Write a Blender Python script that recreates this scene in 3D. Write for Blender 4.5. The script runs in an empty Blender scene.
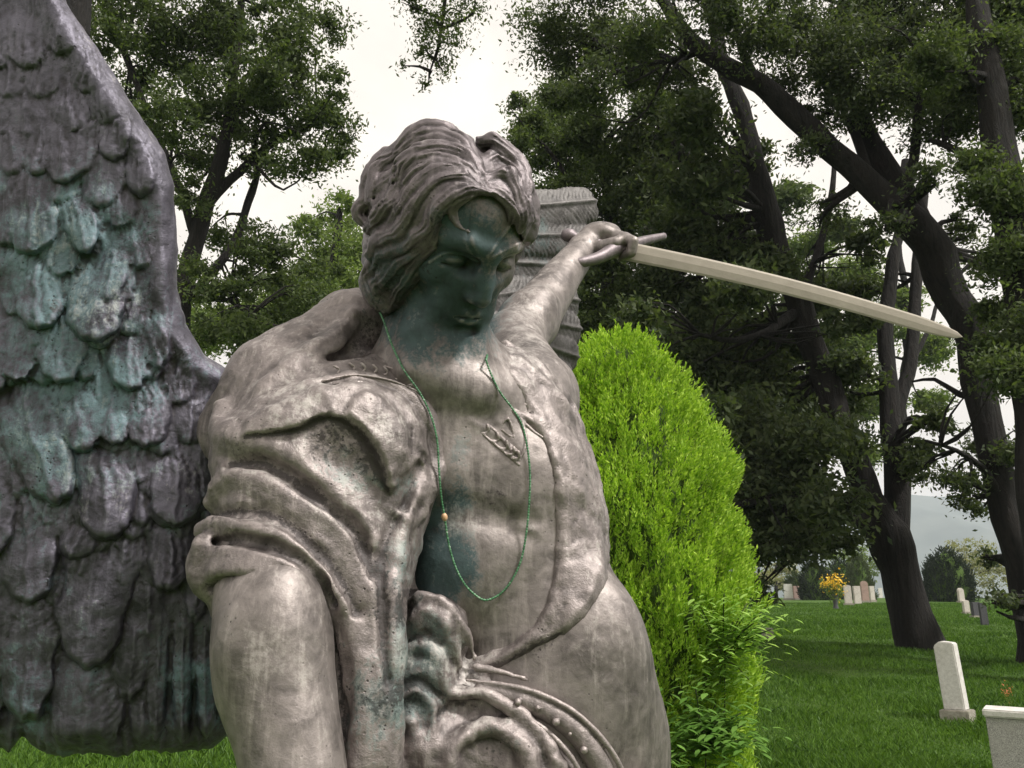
import bpy, bmesh, math, random, os
import numpy as np
from mathutils import Vector, Matrix
from mathutils.bvhtree import BVHTree
R = math.radians
F = 780.0                       # focal length in pixels of the 1024 px wide picture
PITCH = R(15.2)
CAM = np.array([0.0, 0.0, 1.6])
_s, _c = math.sin(PITCH), math.cos(PITCH)
BASIS = np.array([[1, 0, 0], [0, -_s, _c], [0, _c, _s]])   # rows: right, up, forward in world axes
scene = bpy.context.scene
COL = scene.collection


def P(px, py, d):
    """a point d metres deep along the view axis (working axes: right, up, forward)"""
    return np.array([(px - 512.0) * d / F, (384.0 - py) * d / F, d])


def to_world(Q):
    return CAM + np.asarray(Q) @ BASIS


def at_world(px, py, d):
    return to_world(P(px, py, d))


def from_world(W):
    return (np.asarray(W) - CAM) @ BASIS.T


def at_ground(px, dist, z=0.0):
    """world point on height z, at horizontal distance dist, seen in column px"""
    c = from_world(np.array([0, dist, z]))
    return np.array([(px - 512.0) / F * c[2], dist, z])


# ------------------------------------------------------------------ objects
def link(o, parent=None):
    COL.objects.link(o)
    if parent is not None:
        o.parent = parent
    return o


def tag(o, label=None, cat=None, group=None, kind=None):
    for k, v in (('label', label), ('category', cat), ('group', group), ('kind', kind)):
        if v:
            o[k] = v
    return o


def empty(name, loc, label, cat, group=None):
    o = bpy.data.objects.new(name, None)
    o.location = loc
    link(o)
    return tag(o, label, cat, group)


def mesh_obj(name, V, Fc, mat, parent=None, smooth=True, nper=None, attrs=None):
    """V (n,3) in world (or parent-local) axes; Fc (m,3|4) index array or list of tuples"""
    me = bpy.data.meshes.new(name)
    V = np.asarray(V, dtype=np.float32)
    if isinstance(Fc, np.ndarray) and Fc.ndim == 2:
        m, k = Fc.shape
        me.vertices.add(len(V)); me.vertices.foreach_set('co', V.ravel())
        me.loops.add(m * k); me.loops.foreach_set('vertex_index', Fc.astype(np.int32).ravel())
        me.polygons.add(m)
        me.polygons.foreach_set('loop_start', np.arange(0, m * k, k, dtype=np.int32))
        me.polygons.foreach_set('loop_total', np.full(m, k, dtype=np.int32))
        me.update(calc_edges=True)
    else:
        me.from_pydata([tuple(map(float, v)) for v in V], [], [tuple(int(i) for i in f) for f in Fc])
    if smooth:
        me.polygons.foreach_set('use_smooth', np.ones(len(me.polygons), dtype=bool))
    if attrs:
        for an, av in attrs.items():
            a = me.attributes.new(an, 'FLOAT', 'POINT')
            a.data.foreach_set('value', np.asarray(av, dtype=np.float32))
    me.validate()
    if mat is not None:
        me.materials.append(mat)
    o = bpy.data.objects.new(name, me)
    return link(o, parent)


# ------------------------------------------------------------------ noise
def _hash(ix, iy, iz, seed):
    h = (ix.astype(np.int64) * 374761393 + iy.astype(np.int64) * 668265263 + iz.astype(np.int64) * 2147483647 + seed * 974711) & 0xFFFFFFFF
    h = ((h ^ (h >> 13)) * 1274126177) & 0xFFFFFFFF
    h = (h ^ (h >> 16)) & 0xFFFFFF
    return h.astype(np.float32) / float(0xFFFFFF)


def vnoise(Q, scale, seed=0):
    q = np.asarray(Q) * scale
    i = np.floor(q).astype(np.int64)
    f = (q - i).astype(np.float32)
    f = f * f * (3 - 2 * f)
    r = 0
    for dx in (0, 1):
        for dy in (0, 1):
            for dz in (0, 1):
                w = (f[:, 0] if dx else 1 - f[:, 0]) * (f[:, 1] if dy else 1 - f[:, 1]) * (f[:, 2] if dz else 1 - f[:, 2])
                r = r + w * _hash(i[:, 0] + dx, i[:, 1] + dy, i[:, 2] + dz, seed)
    return r * 2 - 1


def fbm(Q, scale, seed=0, octv=3):
    r, a = 0, 1.0
    for k in range(octv):
        r = r + a * vnoise(Q, scale * 2 ** k, seed + k)
        a *= 0.5
    return r


def sstep(a, b, x):
    t = np.clip((x - a) / (b - a), 0, 1)
    return t * t * (3 - 2 * t)


# ------------------------------------------------------------------ signed distance modelling
class Prim:
    def bound(self):
        return self.bc, self.br


class Ell(Prim):
    def __init__(s, c, r, M=None):
        s.c = np.asarray(c, np.float32); s.r = np.asarray(r, np.float32) * np.ones(3, np.float32)
        s.M = None if M is None else np.asarray(M, np.float32)     # rows: local axes
        s.bc, s.br = s.c, float(s.r.max())

    def __call__(s, Q):
        q = Q - s.c
        if s.M is not None:
            q = q @ s.M.T
        if s.r.max() - s.r.min() < 1e-6:
            return np.sqrt((q * q).sum(1)) - s.r[0]
        a = q / s.r
        k0 = np.sqrt((a * a).sum(1))
        b = a / s.r
        k1 = np.sqrt((b * b).sum(1)) + 1e-9
        return np.where(k0 < 0.15, (k0 - 1) * s.r.min(), k0 * (k0 - 1) / k1)


class Cap(Prim):
    """round cone between two points"""
    def __init__(s, a, b, ra, rb):
        s.a = np.asarray(a, np.float32); s.b = np.asarray(b, np.float32); s.ra, s.rb = ra, rb
        s.bc = (s.a + s.b) / 2; s.br = float(np.linalg.norm(s.a - s.b) / 2 + max(ra, rb))

    def __call__(s, Q):
        ab = s.b - s.a
        q = Q - s.a
        t = np.clip(q @ ab / (ab @ ab + 1e-12), 0, 1)
        d = q - t[:, None] * ab
        return np.sqrt((d * d).sum(1)) - (s.ra + (s.rb - s.ra) * t)


class Chain(Prim):
    """several round cones as one primitive"""
    def __init__(s, pts, rad):
        s.p = np.asarray(pts, np.float32); s.r = np.asarray(rad, np.float32)
        s.bc = (s.p.min(0) + s.p.max(0)) / 2
        s.br = float(np.linalg.norm(s.p - s.bc, axis=1).max() + s.r.max())
        s.mc = (s.p[1:] + s.p[:-1]) / 2
        s.mr = np.linalg.norm(s.p[1:] - s.p[:-1], axis=1) / 2 + np.maximum(s.r[1:], s.r[:-1])

    def __call__(s, Q, cen=None, lim=0):
        best = None
        seg = range(len(s.p) - 1)
        if cen is not None:
            lb = np.linalg.norm(s.mc - cen, axis=1) - s.mr
            seg = np.where(lb <= lim)[0]
            if not len(seg):
                return None
        for i in seg:
            a = s.p[i]; ab = s.p[i + 1] - a
            q = Q - a
            L2 = float(ab @ ab) + 1e-12
            pr = q @ ab
            t = np.clip(pr / L2, 0, 1)
            v = np.sqrt(np.maximum(np.einsum('ij,ij->i', q, q) - 2 * t * pr + t * t * L2, 0)) - (s.r[i] + (s.r[i + 1] - s.r[i]) * t)
            best = v if best is None else np.minimum(best, v)
        return best


class Box(Prim):
    def __init__(s, c, h, M=None, rnd=0.005):
        s.c = np.asarray(c, np.float32); s.h = np.asarray(h, np.float32) - rnd
        s.M = None if M is None else np.asarray(M, np.float32); s.rnd = rnd
        s.bc, s.br = s.c, float(np.linalg.norm(np.asarray(h)))

    def __call__(s, Q):
        q = Q - s.c
        if s.M is not None:
            q = q @ s.M.T
        q = np.abs(q) - s.h
        return np.sqrt((np.maximum(q, 0) ** 2).sum(1)) + np.minimum(q.max(1), 0) - s.rnd


class Fn(Prim):
    def __init__(s, f, c, r):
        s.f = f; s.bc = np.asarray(c, np.float32); s.br = r

    def __call__(s, Q):
        return s.f(Q)


def smin(a, b, k):
    if k <= 0:
        return np.minimum(a, b)
    h = np.maximum(k - np.abs(a - b), 0) / k
    return np.minimum(a, b) - h * h * k * 0.25


class SDF:
    def __init__(s):
        s.ops = []

    def add(s, p, k=0.01):
        s.ops.append(('u', p, k)); return s

    def cut(s, p, k=0.01):
        s.ops.append(('s', p, k)); return s

    def eval(s, Q, cen=None, rad=None):
        Q = np.asarray(Q, np.float32)
        d = None
        for op, p, k in s.ops:
            if cen is not None:
                lb = float(np.linalg.norm(p.bc - cen)) - p.br
                if lb > 2.0 * rad + k + 0.01:
                    continue
            if cen is not None and isinstance(p, Chain):
                v = p(Q, cen, 2.0 * rad + k + 0.01)
                if v is None:
                    continue
            else:
                v = p(Q)
            if op == 'u':
                d = v if d is None else smin(d, v, k)
            elif d is not None:
                d = -smin(-d, v, k)
        if d is None:
            return np.full(len(Q), 1.0, np.float32)
        return d.astype(np.float32)

    def bounds(s):
        lo = np.min([p.bc - p.br for o, p, k in s.ops if o == 'u'], axis=0)
        hi = np.max([p.bc + p.br for o, p, k in s.ops if o == 'u'], axis=0)
        return lo, hi


def trace(sdf, pix, dmin=0.45, dmax=3.0):
    """depth at which the view rays through pix meet the surface; nan when missed"""
    pix = np.asarray(pix, float)
    n = len(pix)
    dirs = np.stack([(pix[:, 0] - 512) / F, (384 - pix[:, 1]) / F, np.ones(n)], 1)
    t = np.full(n, dmin)
    hit = np.zeros(n, bool)
    for _ in range(120):
        v = sdf(dirs * t[:, None])
        hit |= v < 0.0006
        t = np.where(hit, t, t + np.maximum(v, 0.0003) * 0.8)
        if (hit | (t > dmax)).all():
            break
    return np.where(hit, t, np.nan)


def surface_nets(sdf, lo, hi, h):
    """mesh of the zero level on a sparse grid; returns V, quads"""
    B, SB = 8, 3                                   # voxels per block, blocks per superblock
    lo = np.asarray(lo, float) - 3 * h; hi = np.asarray(hi, float) + 3 * h
    nb = np.ceil((hi - lo) / (h * B * SB)).astype(int) * SB
    n = nb * B
    G = np.full(n, 1.0, np.float32)
    rad = h * B * math.sqrt(3) / 2
    srad = rad * SB
    ax = np.arange(B)
    bx, by, bz = np.meshgrid(ax, ax, ax, indexing='ij')
    boff = np.stack([bx, by, bz], -1).reshape(-1, 3)
    sx = np.arange(SB)
    s3 = np.stack(np.meshgrid(sx, sx, sx, indexing='ij'), -1).reshape(-1, 3)
    for I in np.ndindex(*(nb // SB)):
        I = np.array(I)
        cen = lo + (I + 0.5) * h * B * SB
        v = sdf.eval(cen[None].astype(np.float32), cen, srad)[0] if hasattr(sdf, 'eval') else sdf(cen[None])[0]
        sl0 = I * SB * B
        if abs(v) > srad * 1.3 + 0.02 and v < 0.99:
            if v < 0:
                G[sl0[0]:sl0[0] + SB * B, sl0[1]:sl0[1] + SB * B, sl0[2]:sl0[2] + SB * B] = -1
            continue
        if v > 0.99:
            continue
        bidx = I * SB + s3
        bc = lo + (bidx * B + (B - 1) / 2) * h
        bv = sdf.eval(bc, cen, srad)
        act = np.abs(bv) < rad * 1.35 + 0.012
        for b in bidx[(~act) & (bv < 0)]:
            o = b * B
            G[o[0]:o[0] + B, o[1]:o[1] + B, o[2]:o[2] + B] = -1
        ab = bidx[act]
        if not len(ab):
            continue
        idx = (ab[:, None, :] * B + boff[None]).reshape(-1, 3)
        vals = sdf.eval(lo + idx * h, cen, srad)
        G[idx[:, 0], idx[:, 1], idx[:, 2]] = vals
    S = G < 0
    c = S[:-1, :-1, :-1].astype(np.int8)
    cnt = sum(S[dx:n[0] - 1 + dx, dy:n[1] - 1 + dy, dz:n[2] - 1 + dz].astype(np.int8) for dx in (0, 1) for dy in (0, 1) for dz in (0, 1))
    cells = np.argwhere((cnt > 0) & (cnt < 8))
    if not len(cells):
        return np.zeros((0, 3)), np.zeros((0, 4), int)
    vid = np.full(np.array(n) - 1, -1, np.int32)
    vid[cells[:, 0], cells[:, 1], cells[:, 2]] = np.arange(len(cells))
    acc = np.zeros((len(cells), 3)); num = np.zeros(len(cells))
    corner = {}
    for dx in (0, 1):
        for dy in (0, 1):
            for dz in (0, 1):
                corner[dx, dy, dz] = G[cells[:, 0] + dx, cells[:, 1] + dy, cells[:, 2] + dz]
    for a in range(3):
        for u in (0, 1):
            for w in (0, 1):
                k0 = [0, 0, 0]; k1 = [0, 0, 0]
                o = [x for x in range(3) if x != a]
                k0[o[0]] = k1[o[0]] = u; k0[o[1]] = k1[o[1]] = w; k1[a] = 1
                g0, g1 = corner[tuple(k0)], corner[tuple(k1)]
                m = (g0 < 0) != (g1 < 0)
                t = np.where(m, g0 / np.where(m, g0 - g1, 1), 0)
                p = np.array(k0)[None] + np.zeros((len(cells), 3)); p[:, a] = t
                acc += p * m[:, None]; num += m
    V = lo + (cells + acc / num[:, None]) * h
    quads = []
    for a in range(3):
        b, cc = (a + 1) % 3, (a + 2) % 3
        s0 = [slice(None)] * 3; s1 = [slice(None)] * 3
        s0[a] = slice(0, -1); s1[a] = slice(1, None)
        A, Bv = S[tuple(s0)], S[tuple(s1)]
        e = np.argwhere(A != Bv)
        e = e[(e[:, b] > 0) & (e[:, cc] > 0) & (e[:, b] < n[b] - 1) & (e[:, cc] < n[cc] - 1)]
        sg = A[e[:, 0], e[:, 1], e[:, 2]]
        def vv(ob, oc):
            q = e.copy(); q[:, b] -= ob; q[:, cc] -= oc
            return vid[q[:, 0], q[:, 1], q[:, 2]]
        q = np.stack([vv(1, 1), vv(0, 1), vv(0, 0), vv(1, 0)], 1)
        q = np.where(sg[:, None], q, q[:, ::-1])
        quads.append(q[(q >= 0).all(1)])
    return V, np.concatenate(quads)


def vnormals(V, Q):
    d1 = V[Q[:, 2]] - V[Q[:, 0]]; d2 = V[Q[:, 3]] - V[Q[:, 1]]
    fn = np.cross(d1, d2)
    N = np.zeros_like(V)
    for k in range(4):
        for a in range(3):
            N[:, a] += np.bincount(Q[:, k], fn[:, a], minlength=len(V))
    return N / (np.linalg.norm(N, axis=1, keepdims=True) + 1e-12)


def densify(pts, step=3.0):
    """Catmull-Rom through rows (px, py, ...) every few pixels"""
    p = np.asarray(pts, float)
    if len(p) < 3:
        n = max(2, int(np.linalg.norm(p[-1, :2] - p[0, :2]) / step))
        t = np.linspace(0, 1, n)[:, None]
        return p[0] * (1 - t) + p[-1] * t
    e = np.vstack([2 * p[0] - p[1], p, 2 * p[-1] - p[-2]])
    out = []
    for i in range(1, len(e) - 2):
        n = max(2, int(np.linalg.norm(e[i + 1, :2] - e[i, :2]) / step))
        for t in np.linspace(0, 1, n, endpoint=False):
            a, b, c, d = e[i - 1], e[i], e[i + 1], e[i + 2]
            out.append(0.5 * ((2 * b) + (c - a) * t + (2 * a - 5 * b + 4 * c - d) * t * t + (3 * b - a - 3 * c + d) * t ** 3))
    out.append(p[-1])
    return np.array(out)


def polysd(px, py, poly):
    """signed distance (inside negative) in pixels to a closed polygon"""
    poly = np.asarray(poly, np.float32)
    d = np.full(len(px), 1e9, np.float32); ins = np.zeros(len(px), bool)
    n = len(poly)
    for i in range(n):
        ax_, ay_ = poly[i]; bx_, by_ = poly[(i + 1) % n]
        ex, ey = bx_ - ax_, by_ - ay_
        t = np.clip(((px - ax_) * ex + (py - ay_) * ey) / (ex * ex + ey * ey + 1e-9), 0, 1)
        dd = (px - ax_ - t * ex) ** 2 + (py - ay_ - t * ey) ** 2
        d = np.minimum(d, dd)
        c = ((ay_ > py) != (by_ > py)) & (px < ex * (py - ay_) / (ey + 1e-9) + ax_)
        ins ^= c
    return np.where(ins, -1, 1) * np.sqrt(d)


def pix(Q):
    return 512 + Q[:, 0] / np.maximum(Q[:, 2], .05) * F, 384 - Q[:, 1] / np.maximum(Q[:, 2], .05) * F


# ------------------------------------------------------------------ materials
def new_mat(name):
    m = bpy.data.materials.new(name); m.use_nodes = True
    nt = m.node_tree
    for nd in list(nt.nodes):
        nt.nodes.remove(nd)
    out = nt.nodes.new('ShaderNodeOutputMaterial')
    b = nt.nodes.new('ShaderNodeBsdfPrincipled')
    nt.links.new(b.outputs[0], out.inputs[0])
    return m, nt, b


def nd(nt, t, **kw):
    x = nt.nodes.new(t)
    ins = kw.pop('ins', {})
    for k, v in kw.items():
        setattr(x, k, v)
    for k, v in ins.items():
        if hasattr(v, 'is_output'):
            nt.links.new(v, x.inputs[k])
        else:
            x.inputs[k].default_value = v
    return x


def noise(nt, vec, scale, detail=4, rough=.55, dist=0):
    x = nd(nt, 'ShaderNodeTexNoise', ins={'Scale': scale, 'Detail': detail, 'Roughness': rough, 'Distortion': dist})
    if vec is not None:
        nt.links.new(vec, x.inputs['Vector'])
    return x.outputs['Fac']


def ramp(nt, fac, stops, interp='LINEAR'):
    x = nd(nt, 'ShaderNodeValToRGB')
    nt.links.new(fac, x.inputs[0])
    cr = x.color_ramp; cr.interpolation = interp
    while len(cr.elements) < len(stops):
        cr.elements.new(0.5)
    for e, (p, c) in zip(cr.elements, stops):
        e.position = p
        e.color = (c, c, c, 1) if not hasattr(c, '__len__') else (*c, 1)
    return x.outputs['Color']


def mixc(nt, fac, a, b, blend='MIX'):
    x = nd(nt, 'ShaderNodeMix', data_type='RGBA', blend_type=blend)
    for key, v in ((0, fac), (6, a), (7, b)):
        if hasattr(v, 'is_output'):
            nt.links.new(v, x.inputs[key])
        elif key == 0:
            x.inputs[0].default_value = v
        else:
            x.inputs[key].default_value = (*v, 1)
    return x.outputs[2]


def math_(nt, op, a, b=0.0):
    x = nd(nt, 'ShaderNodeMath', operation=op)
    for i, v in ((0, a), (1, b)):
        if hasattr(v, 'is_output'):
            nt.links.new(v, x.inputs[i])
        else:
            x.inputs[i].default_value = v
    return x.outputs[0]


def bump(nt, h, strength, dist, normal=None):
    x = nd(nt, 'ShaderNodeBump', ins={'Strength': strength, 'Distance': dist})
    nt.links.new(h, x.inputs['Height'])
    if normal is not None:
        nt.links.new(normal, x.inputs['Normal'])
    return x.outputs['Normal']
# =================================================================== BRONZE
def bronze(name, brown, teal, rough=0.42, metal=0.55, scale=1.0, pale=(0.50, 0.47, 0.44), pale_amt=0.35, bump_amt=1.0):
    """cast bronze: brown metal, blue green verdigris where the 'patina' attribute says, chalk and painted light ('bloom'), black oxides and painted shade ('oxide')"""
    m, nt, b = new_mat(name)
    tc = nd(nt, 'ShaderNodeTexCoord').outputs['Object']
    at = nd(nt, 'ShaderNodeAttribute', attribute_name='patina').outputs['Fac']
    bl = nd(nt, 'ShaderNodeAttribute', attribute_name='bloom_light').outputs['Fac']
    ox_shade = nd(nt, 'ShaderNodeAttribute', attribute_name='oxide_shade').outputs['Fac']
    n1 = noise(nt, tc, 9 * scale, 6, .62, .8)
    n2 = noise(nt, tc, 40 * scale, 7, .68, .5)
    n3 = noise(nt, tc, 230 * scale, 4, .65)
    n4 = noise(nt, tc, 700 * scale, 2, .6)
    mp = nd(nt, 'ShaderNodeMapping', ins={'Scale': (1, 1, .10)}); nt.links.new(tc, mp.inputs['Vector'])
    st = noise(nt, mp.outputs[0], 75 * scale, 5, .65, .2)

    def c0(x, k):
        return math_(nt, 'MULTIPLY', math_(nt, 'SUBTRACT', x, .5), k)
    f = at
    for x, k in ((n1, 1.3), (n2, 1.2), (n3, .9), (st, .8)):
        f = math_(nt, 'ADD', f, c0(x, k))
    pm = ramp(nt, f, [(.36, 0.0), (.74, 1.0)])
    dark = tuple(c * .42 for c in brown)
    v = math_(nt, 'ADD', c0(n1, 1.1), math_(nt, 'ADD', c0(n2, 1.0), .5))
    base = mixc(nt, ramp(nt, v, [(.25, 0.0), (.62, 1.0)]), dark, brown)
    base = mixc(nt, ramp(nt, st, [(.50, 0.0), (.72, .75)]), base, tuple(min(1, c * 1.45) for c in brown))
    tealmix = mixc(nt, ramp(nt, v, [(.3, 0.0), (.7, 1.0)]), tuple(c * .45 for c in teal), teal)
    base = mixc(nt, pm, base, tealmix)
    # chalky specks, scuffs and runs; painted light on upward faces shares the mask
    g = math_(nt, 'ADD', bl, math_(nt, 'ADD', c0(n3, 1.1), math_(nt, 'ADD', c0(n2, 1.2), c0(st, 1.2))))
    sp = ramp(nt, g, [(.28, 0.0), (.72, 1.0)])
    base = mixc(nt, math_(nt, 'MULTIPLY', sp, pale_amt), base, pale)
    # casting pores
    vor = nd(nt, 'ShaderNodeTexVoronoi', ins={'Scale': 120 * scale}); nt.links.new(tc, vor.inputs['Vector'])
    pit = math_(nt, 'MULTIPLY', ramp(nt, vor.outputs['Distance'], [(.10, 1.0), (.18, 0.0)]), ramp(nt, math_(nt, 'ADD', n1, math_(nt, 'MULTIPLY', ox_shade, .3)), [(.54, 0.0), (.62, 1.0)]))
    # black oxides in ragged patches; crease shade painted into the colour
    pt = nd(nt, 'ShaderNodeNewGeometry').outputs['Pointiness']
    crease_shade = ramp(nt, math_(nt, 'ADD', pt, c0(n2, .05)), [(.45, .75), (.495, 0.0)])  # concave places darkened, standing in for shade
    oo = math_(nt, 'ADD', ox_shade, math_(nt, 'ADD', c0(n2, 1.7), math_(nt, 'ADD', c0(n1, .6), c0(n3, 1.6))))
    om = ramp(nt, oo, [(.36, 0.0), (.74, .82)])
    blk = math_(nt, 'MAXIMUM', om, math_(nt, 'MAXIMUM', crease_shade, math_(nt, 'MULTIPLY', pit, .85)))
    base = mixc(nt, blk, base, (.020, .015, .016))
    worn = ramp(nt, pt, [(.515, 0.0), (.56, 1.0)])
    base = mixc(nt, math_(nt, 'MULTIPLY', worn, .45), base, tuple(min(1, c * 1.9) for c in brown))
    nt.links.new(base, b.inputs['Base Color'])
    mt = math_(nt, 'MULTIPLY', math_(nt, 'SUBTRACT', 1.0, math_(nt, 'MULTIPLY', math_(nt, 'MAXIMUM', blk, math_(nt, 'MAXIMUM', pm, sp)), .7)), metal)
    nt.links.new(mt, b.inputs['Metallic'])
    rg = math_(nt, 'ADD', rough - .08, math_(nt, 'MULTIPLY', n2, .20))
    rg = math_(nt, 'ADD', rg, math_(nt, 'MULTIPLY', math_(nt, 'MAXIMUM', pm, om), .14))
    nt.links.new(rg, b.inputs['Roughness'])
    h = math_(nt, 'ADD', math_(nt, 'MULTIPLY', n2, .55), math_(nt, 'MULTIPLY', n3, .25))
    h = math_(nt, 'ADD', h, math_(nt, 'MULTIPLY', n4, .07))
    h = math_(nt, 'SUBTRACT', h, math_(nt, 'MULTIPLY', pit, .4))
    nt.links.new(bump(nt, h, .6 * bump_amt, .006), b.inputs['Normal'])
    return m


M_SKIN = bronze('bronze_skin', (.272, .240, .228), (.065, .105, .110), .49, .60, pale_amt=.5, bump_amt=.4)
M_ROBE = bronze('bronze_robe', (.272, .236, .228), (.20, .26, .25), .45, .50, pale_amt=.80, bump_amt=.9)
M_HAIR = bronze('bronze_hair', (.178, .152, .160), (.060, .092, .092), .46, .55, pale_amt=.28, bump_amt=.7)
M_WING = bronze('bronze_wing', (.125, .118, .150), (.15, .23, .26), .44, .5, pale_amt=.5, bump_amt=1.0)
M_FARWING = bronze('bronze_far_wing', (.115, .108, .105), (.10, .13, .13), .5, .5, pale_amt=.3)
M_BLADE, _nt, _b = new_mat('blade_metal')
_tc = nd(_nt, 'ShaderNodeTexCoord').outputs['Object']
_n = noise(_nt, _tc, 26, 5, .6)
_nt.links.new(ramp(_nt, _n, [(.2, (.30, .27, .225)), (.8, (.42, .38, .32))]), _b.inputs['Base Color'])
_b.inputs['Metallic'].default_value = .35; _b.inputs['Roughness'].default_value = .45
_nt.links.new(bump(_nt, noise(_nt, _tc, 220, 4), .1, .002), _b.inputs['Normal'])

# =================================================================== BODY
torso = SDF()


def rotY(a):
    c, s = math.cos(a), math.sin(a)
    return np.array([[c, 0, s], [0, 1, 0], [-s, 0, c]])


def rotZ(a):
    c, s = math.cos(a), math.sin(a)
    return np.array([[c, s, 0], [-s, c, 0], [0, 0, 1]])


TY = rotZ(R(-14)) @ rotY(R(24))
torso.add(Ell(P(484, 478, 1.065), (.121, .165, .105), TY), .02)
torso.add(Ell(P(520, 600, 1.035), (.108, .20, .10), TY), .06)
torso.add(Ell(P(560, 775, .995), (.150, .185, .112), TY), .10)
torso.add(Ell(P(450, 400, 1.07), (.14, .055, .065), rotY(R(30))), .06)           # collar girdle
torso.add(Ell(P(444, 474, .995), (.075, .062, .045), TY), .04)           # near pectoral
torso.add(Ell(P(532, 482, 1.015), (.050, .058, .042), TY), .035)
torso.cut(Cap(P(500, 440, .915), P(512, 640, .865), .020, .012), .05)   # midline
torso.cut(Ell(P(480, 520, .920), (.05, .012, .02), TY), .03)              # under the pectorals
torso.add(Ell(P(462, 575, .980), (.06, .07, .05), TY), .04)              # ribs
torso.add(Ell(P(592, 668, .965), (.050, .090, .045), rotZ(R(-14))), .09)             # belly and hip

neck = SDF()
neck.add(Cap(P(432, 372, 1.035), P(440, 250, 1.06), .072, .060), 0)
neck.add(Cap(P(420, 330, .985), P(470, 392, .99), .013, .010), .03)      # neck tendon
neck.add(Cap(P(475, 320, 1.0), P(478, 392, .99), .012, .010), .025)
neck.add(Cap(P(478, 392, .985), P(410, 372, .96), .012, .014), .03)      # collar bones
neck.add(Cap(P(484, 392, .99), P(545, 402, 1.07), .011, .012), .03)

# head, in its own axes: X across the face, Y up the head, Z out of the face
th, al = R(33), R(38)
HX = np.array([math.cos(th), 0, math.sin(th)])
Z0 = np.array([math.sin(th), 0, -math.cos(th)])
V0 = np.array([0, 1.0, 0])
HZ = math.cos(al) * Z0 - math.sin(al) * V0
HY = math.cos(al) * V0 + math.sin(al) * Z0
HM = np.array([HX, HY, HZ])
HO = P(490.5, 260, .93) - .108 * HZ + .015 * HY


def H(x, y, z):
    return HO + x * HX + y * HY + z * HZ


def HE(x, y, z, r, k=.01, tilt=0, cut=False, s=None):
    M = HM if tilt == 0 else rotZ(tilt) @ HM
    (s or head).__getattribute__('cut' if cut else 'add')(Ell(H(x, y, z), r, M), k)


head = SDF()
HE(-.006, -.006, .000, (.077, .076, .088), 0)
HE(0, .006, .040, (.062, .052, .060), .03)
HE(0, -.052, .034, (.061, .072, .068), .03)
HE(0, -.108, .054, (.040, .040, .044), .03)
HE(0, -.138, .082, (.019, .015, .018), .022)                              # chin
for sx in (-1, 1):
    head.add(Cap(H(sx * .054, -.080, .004), H(sx * .014, -.142, .072), .016, .013), .03)   # jaw
    HE(sx * .043, -.053, .068, (.021, .018, .020), .02)                   # cheekbone
    HE(sx * .021, -.054, .094, (.014, .022, .011), .012)
    HE(sx * .0095, -.048, .107, (.008, .015, .009), .012)
    HE(sx * .022, -.092, .086, (.018, .020, .014), .02)                   # cheek beside the mouth
    head.add(Chain([H(sx * .008, -.008, .103), H(sx * .030, .000, .100), H(sx * .051, -.006, .081)], [.0085, .0085, .006]), .012)  # brow
    HE(sx * .032, -.029, .104, (.021, .0135, .019), .008, cut=True)       # eye socket
    HE(sx * .033, -.034, .078, (.0155, .0130, .0150), .003)               # eyeball
    HE(sx * .033, -.028, .0800, (.0178, .0105, .0155), .0025)             # lowered upper lid
    arc = [H(sx * .016, -.036, .0860), H(sx * .025, -.0365, .0925), H(sx * .036, -.0365, .0930), H(sx * .049, -.037, .0835)]
    head.cut(Chain([p + .002 * HZ for p in arc], [.0014, .0022, .0022, .0014]), .0015)
    head.add(Chain([p - .0065 * HY - .002 * HZ for p in arc], [.0022, .0030, .0030, .0022]), .005)
    HE(sx * .0100, -.0675, .1120, (.0052, .0050, .0078), .009)            # nostril wing
    HE(sx * .0065, -.0745, .1170, (.0032, .0026, .0045), .003, cut=True)
head.add(Chain([H(0, -.006, .100), H(0, -.028, .108), H(0, -.047, .119), H(0, -.060, .1215)], [.011, .0088, .0082, .0092]), .013)
for sx in (-1, 1):
    head.cut(Chain([H(sx * .014, -.022, .104), H(sx * .034, -.017, .101), H(sx * .054, -.024, .086)], [.0045, .0055, .004]), .004)
HE(0, -.068, .118, (.006, .005, .009), .006)
HE(0, -.094, .092, (.025, .018, .016), .014)                              # muzzle
for sx in (-1, 1):
    head.add(Chain([H(0, -.0915, .1090), H(sx * .007, -.0900, .1085), H(sx * .0195, -.0960, .0990)], [.0046, .0050, .0024]), .004)
    head.add(Chain([H(0, -.1030, .1080), H(sx * .008, -.1020, .1065), H(sx * .0185, -.0980, .0985)], [.0060, .0058, .0024]), .004)
    head.cut(Cap(H(0, -.0968, .1150), H(sx * .020, -.0975, .1040), .0016, .0014), .0018)
head.cut(Cap(H(0, -.078, .1175), H(0, -.086, .1150), .0028, .0028), .005)  # philtrum
head.cut(Cap(H(-.010, -.1140, .1120), H(.010, -.1140, .1120), .005, .005), .008)

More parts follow.
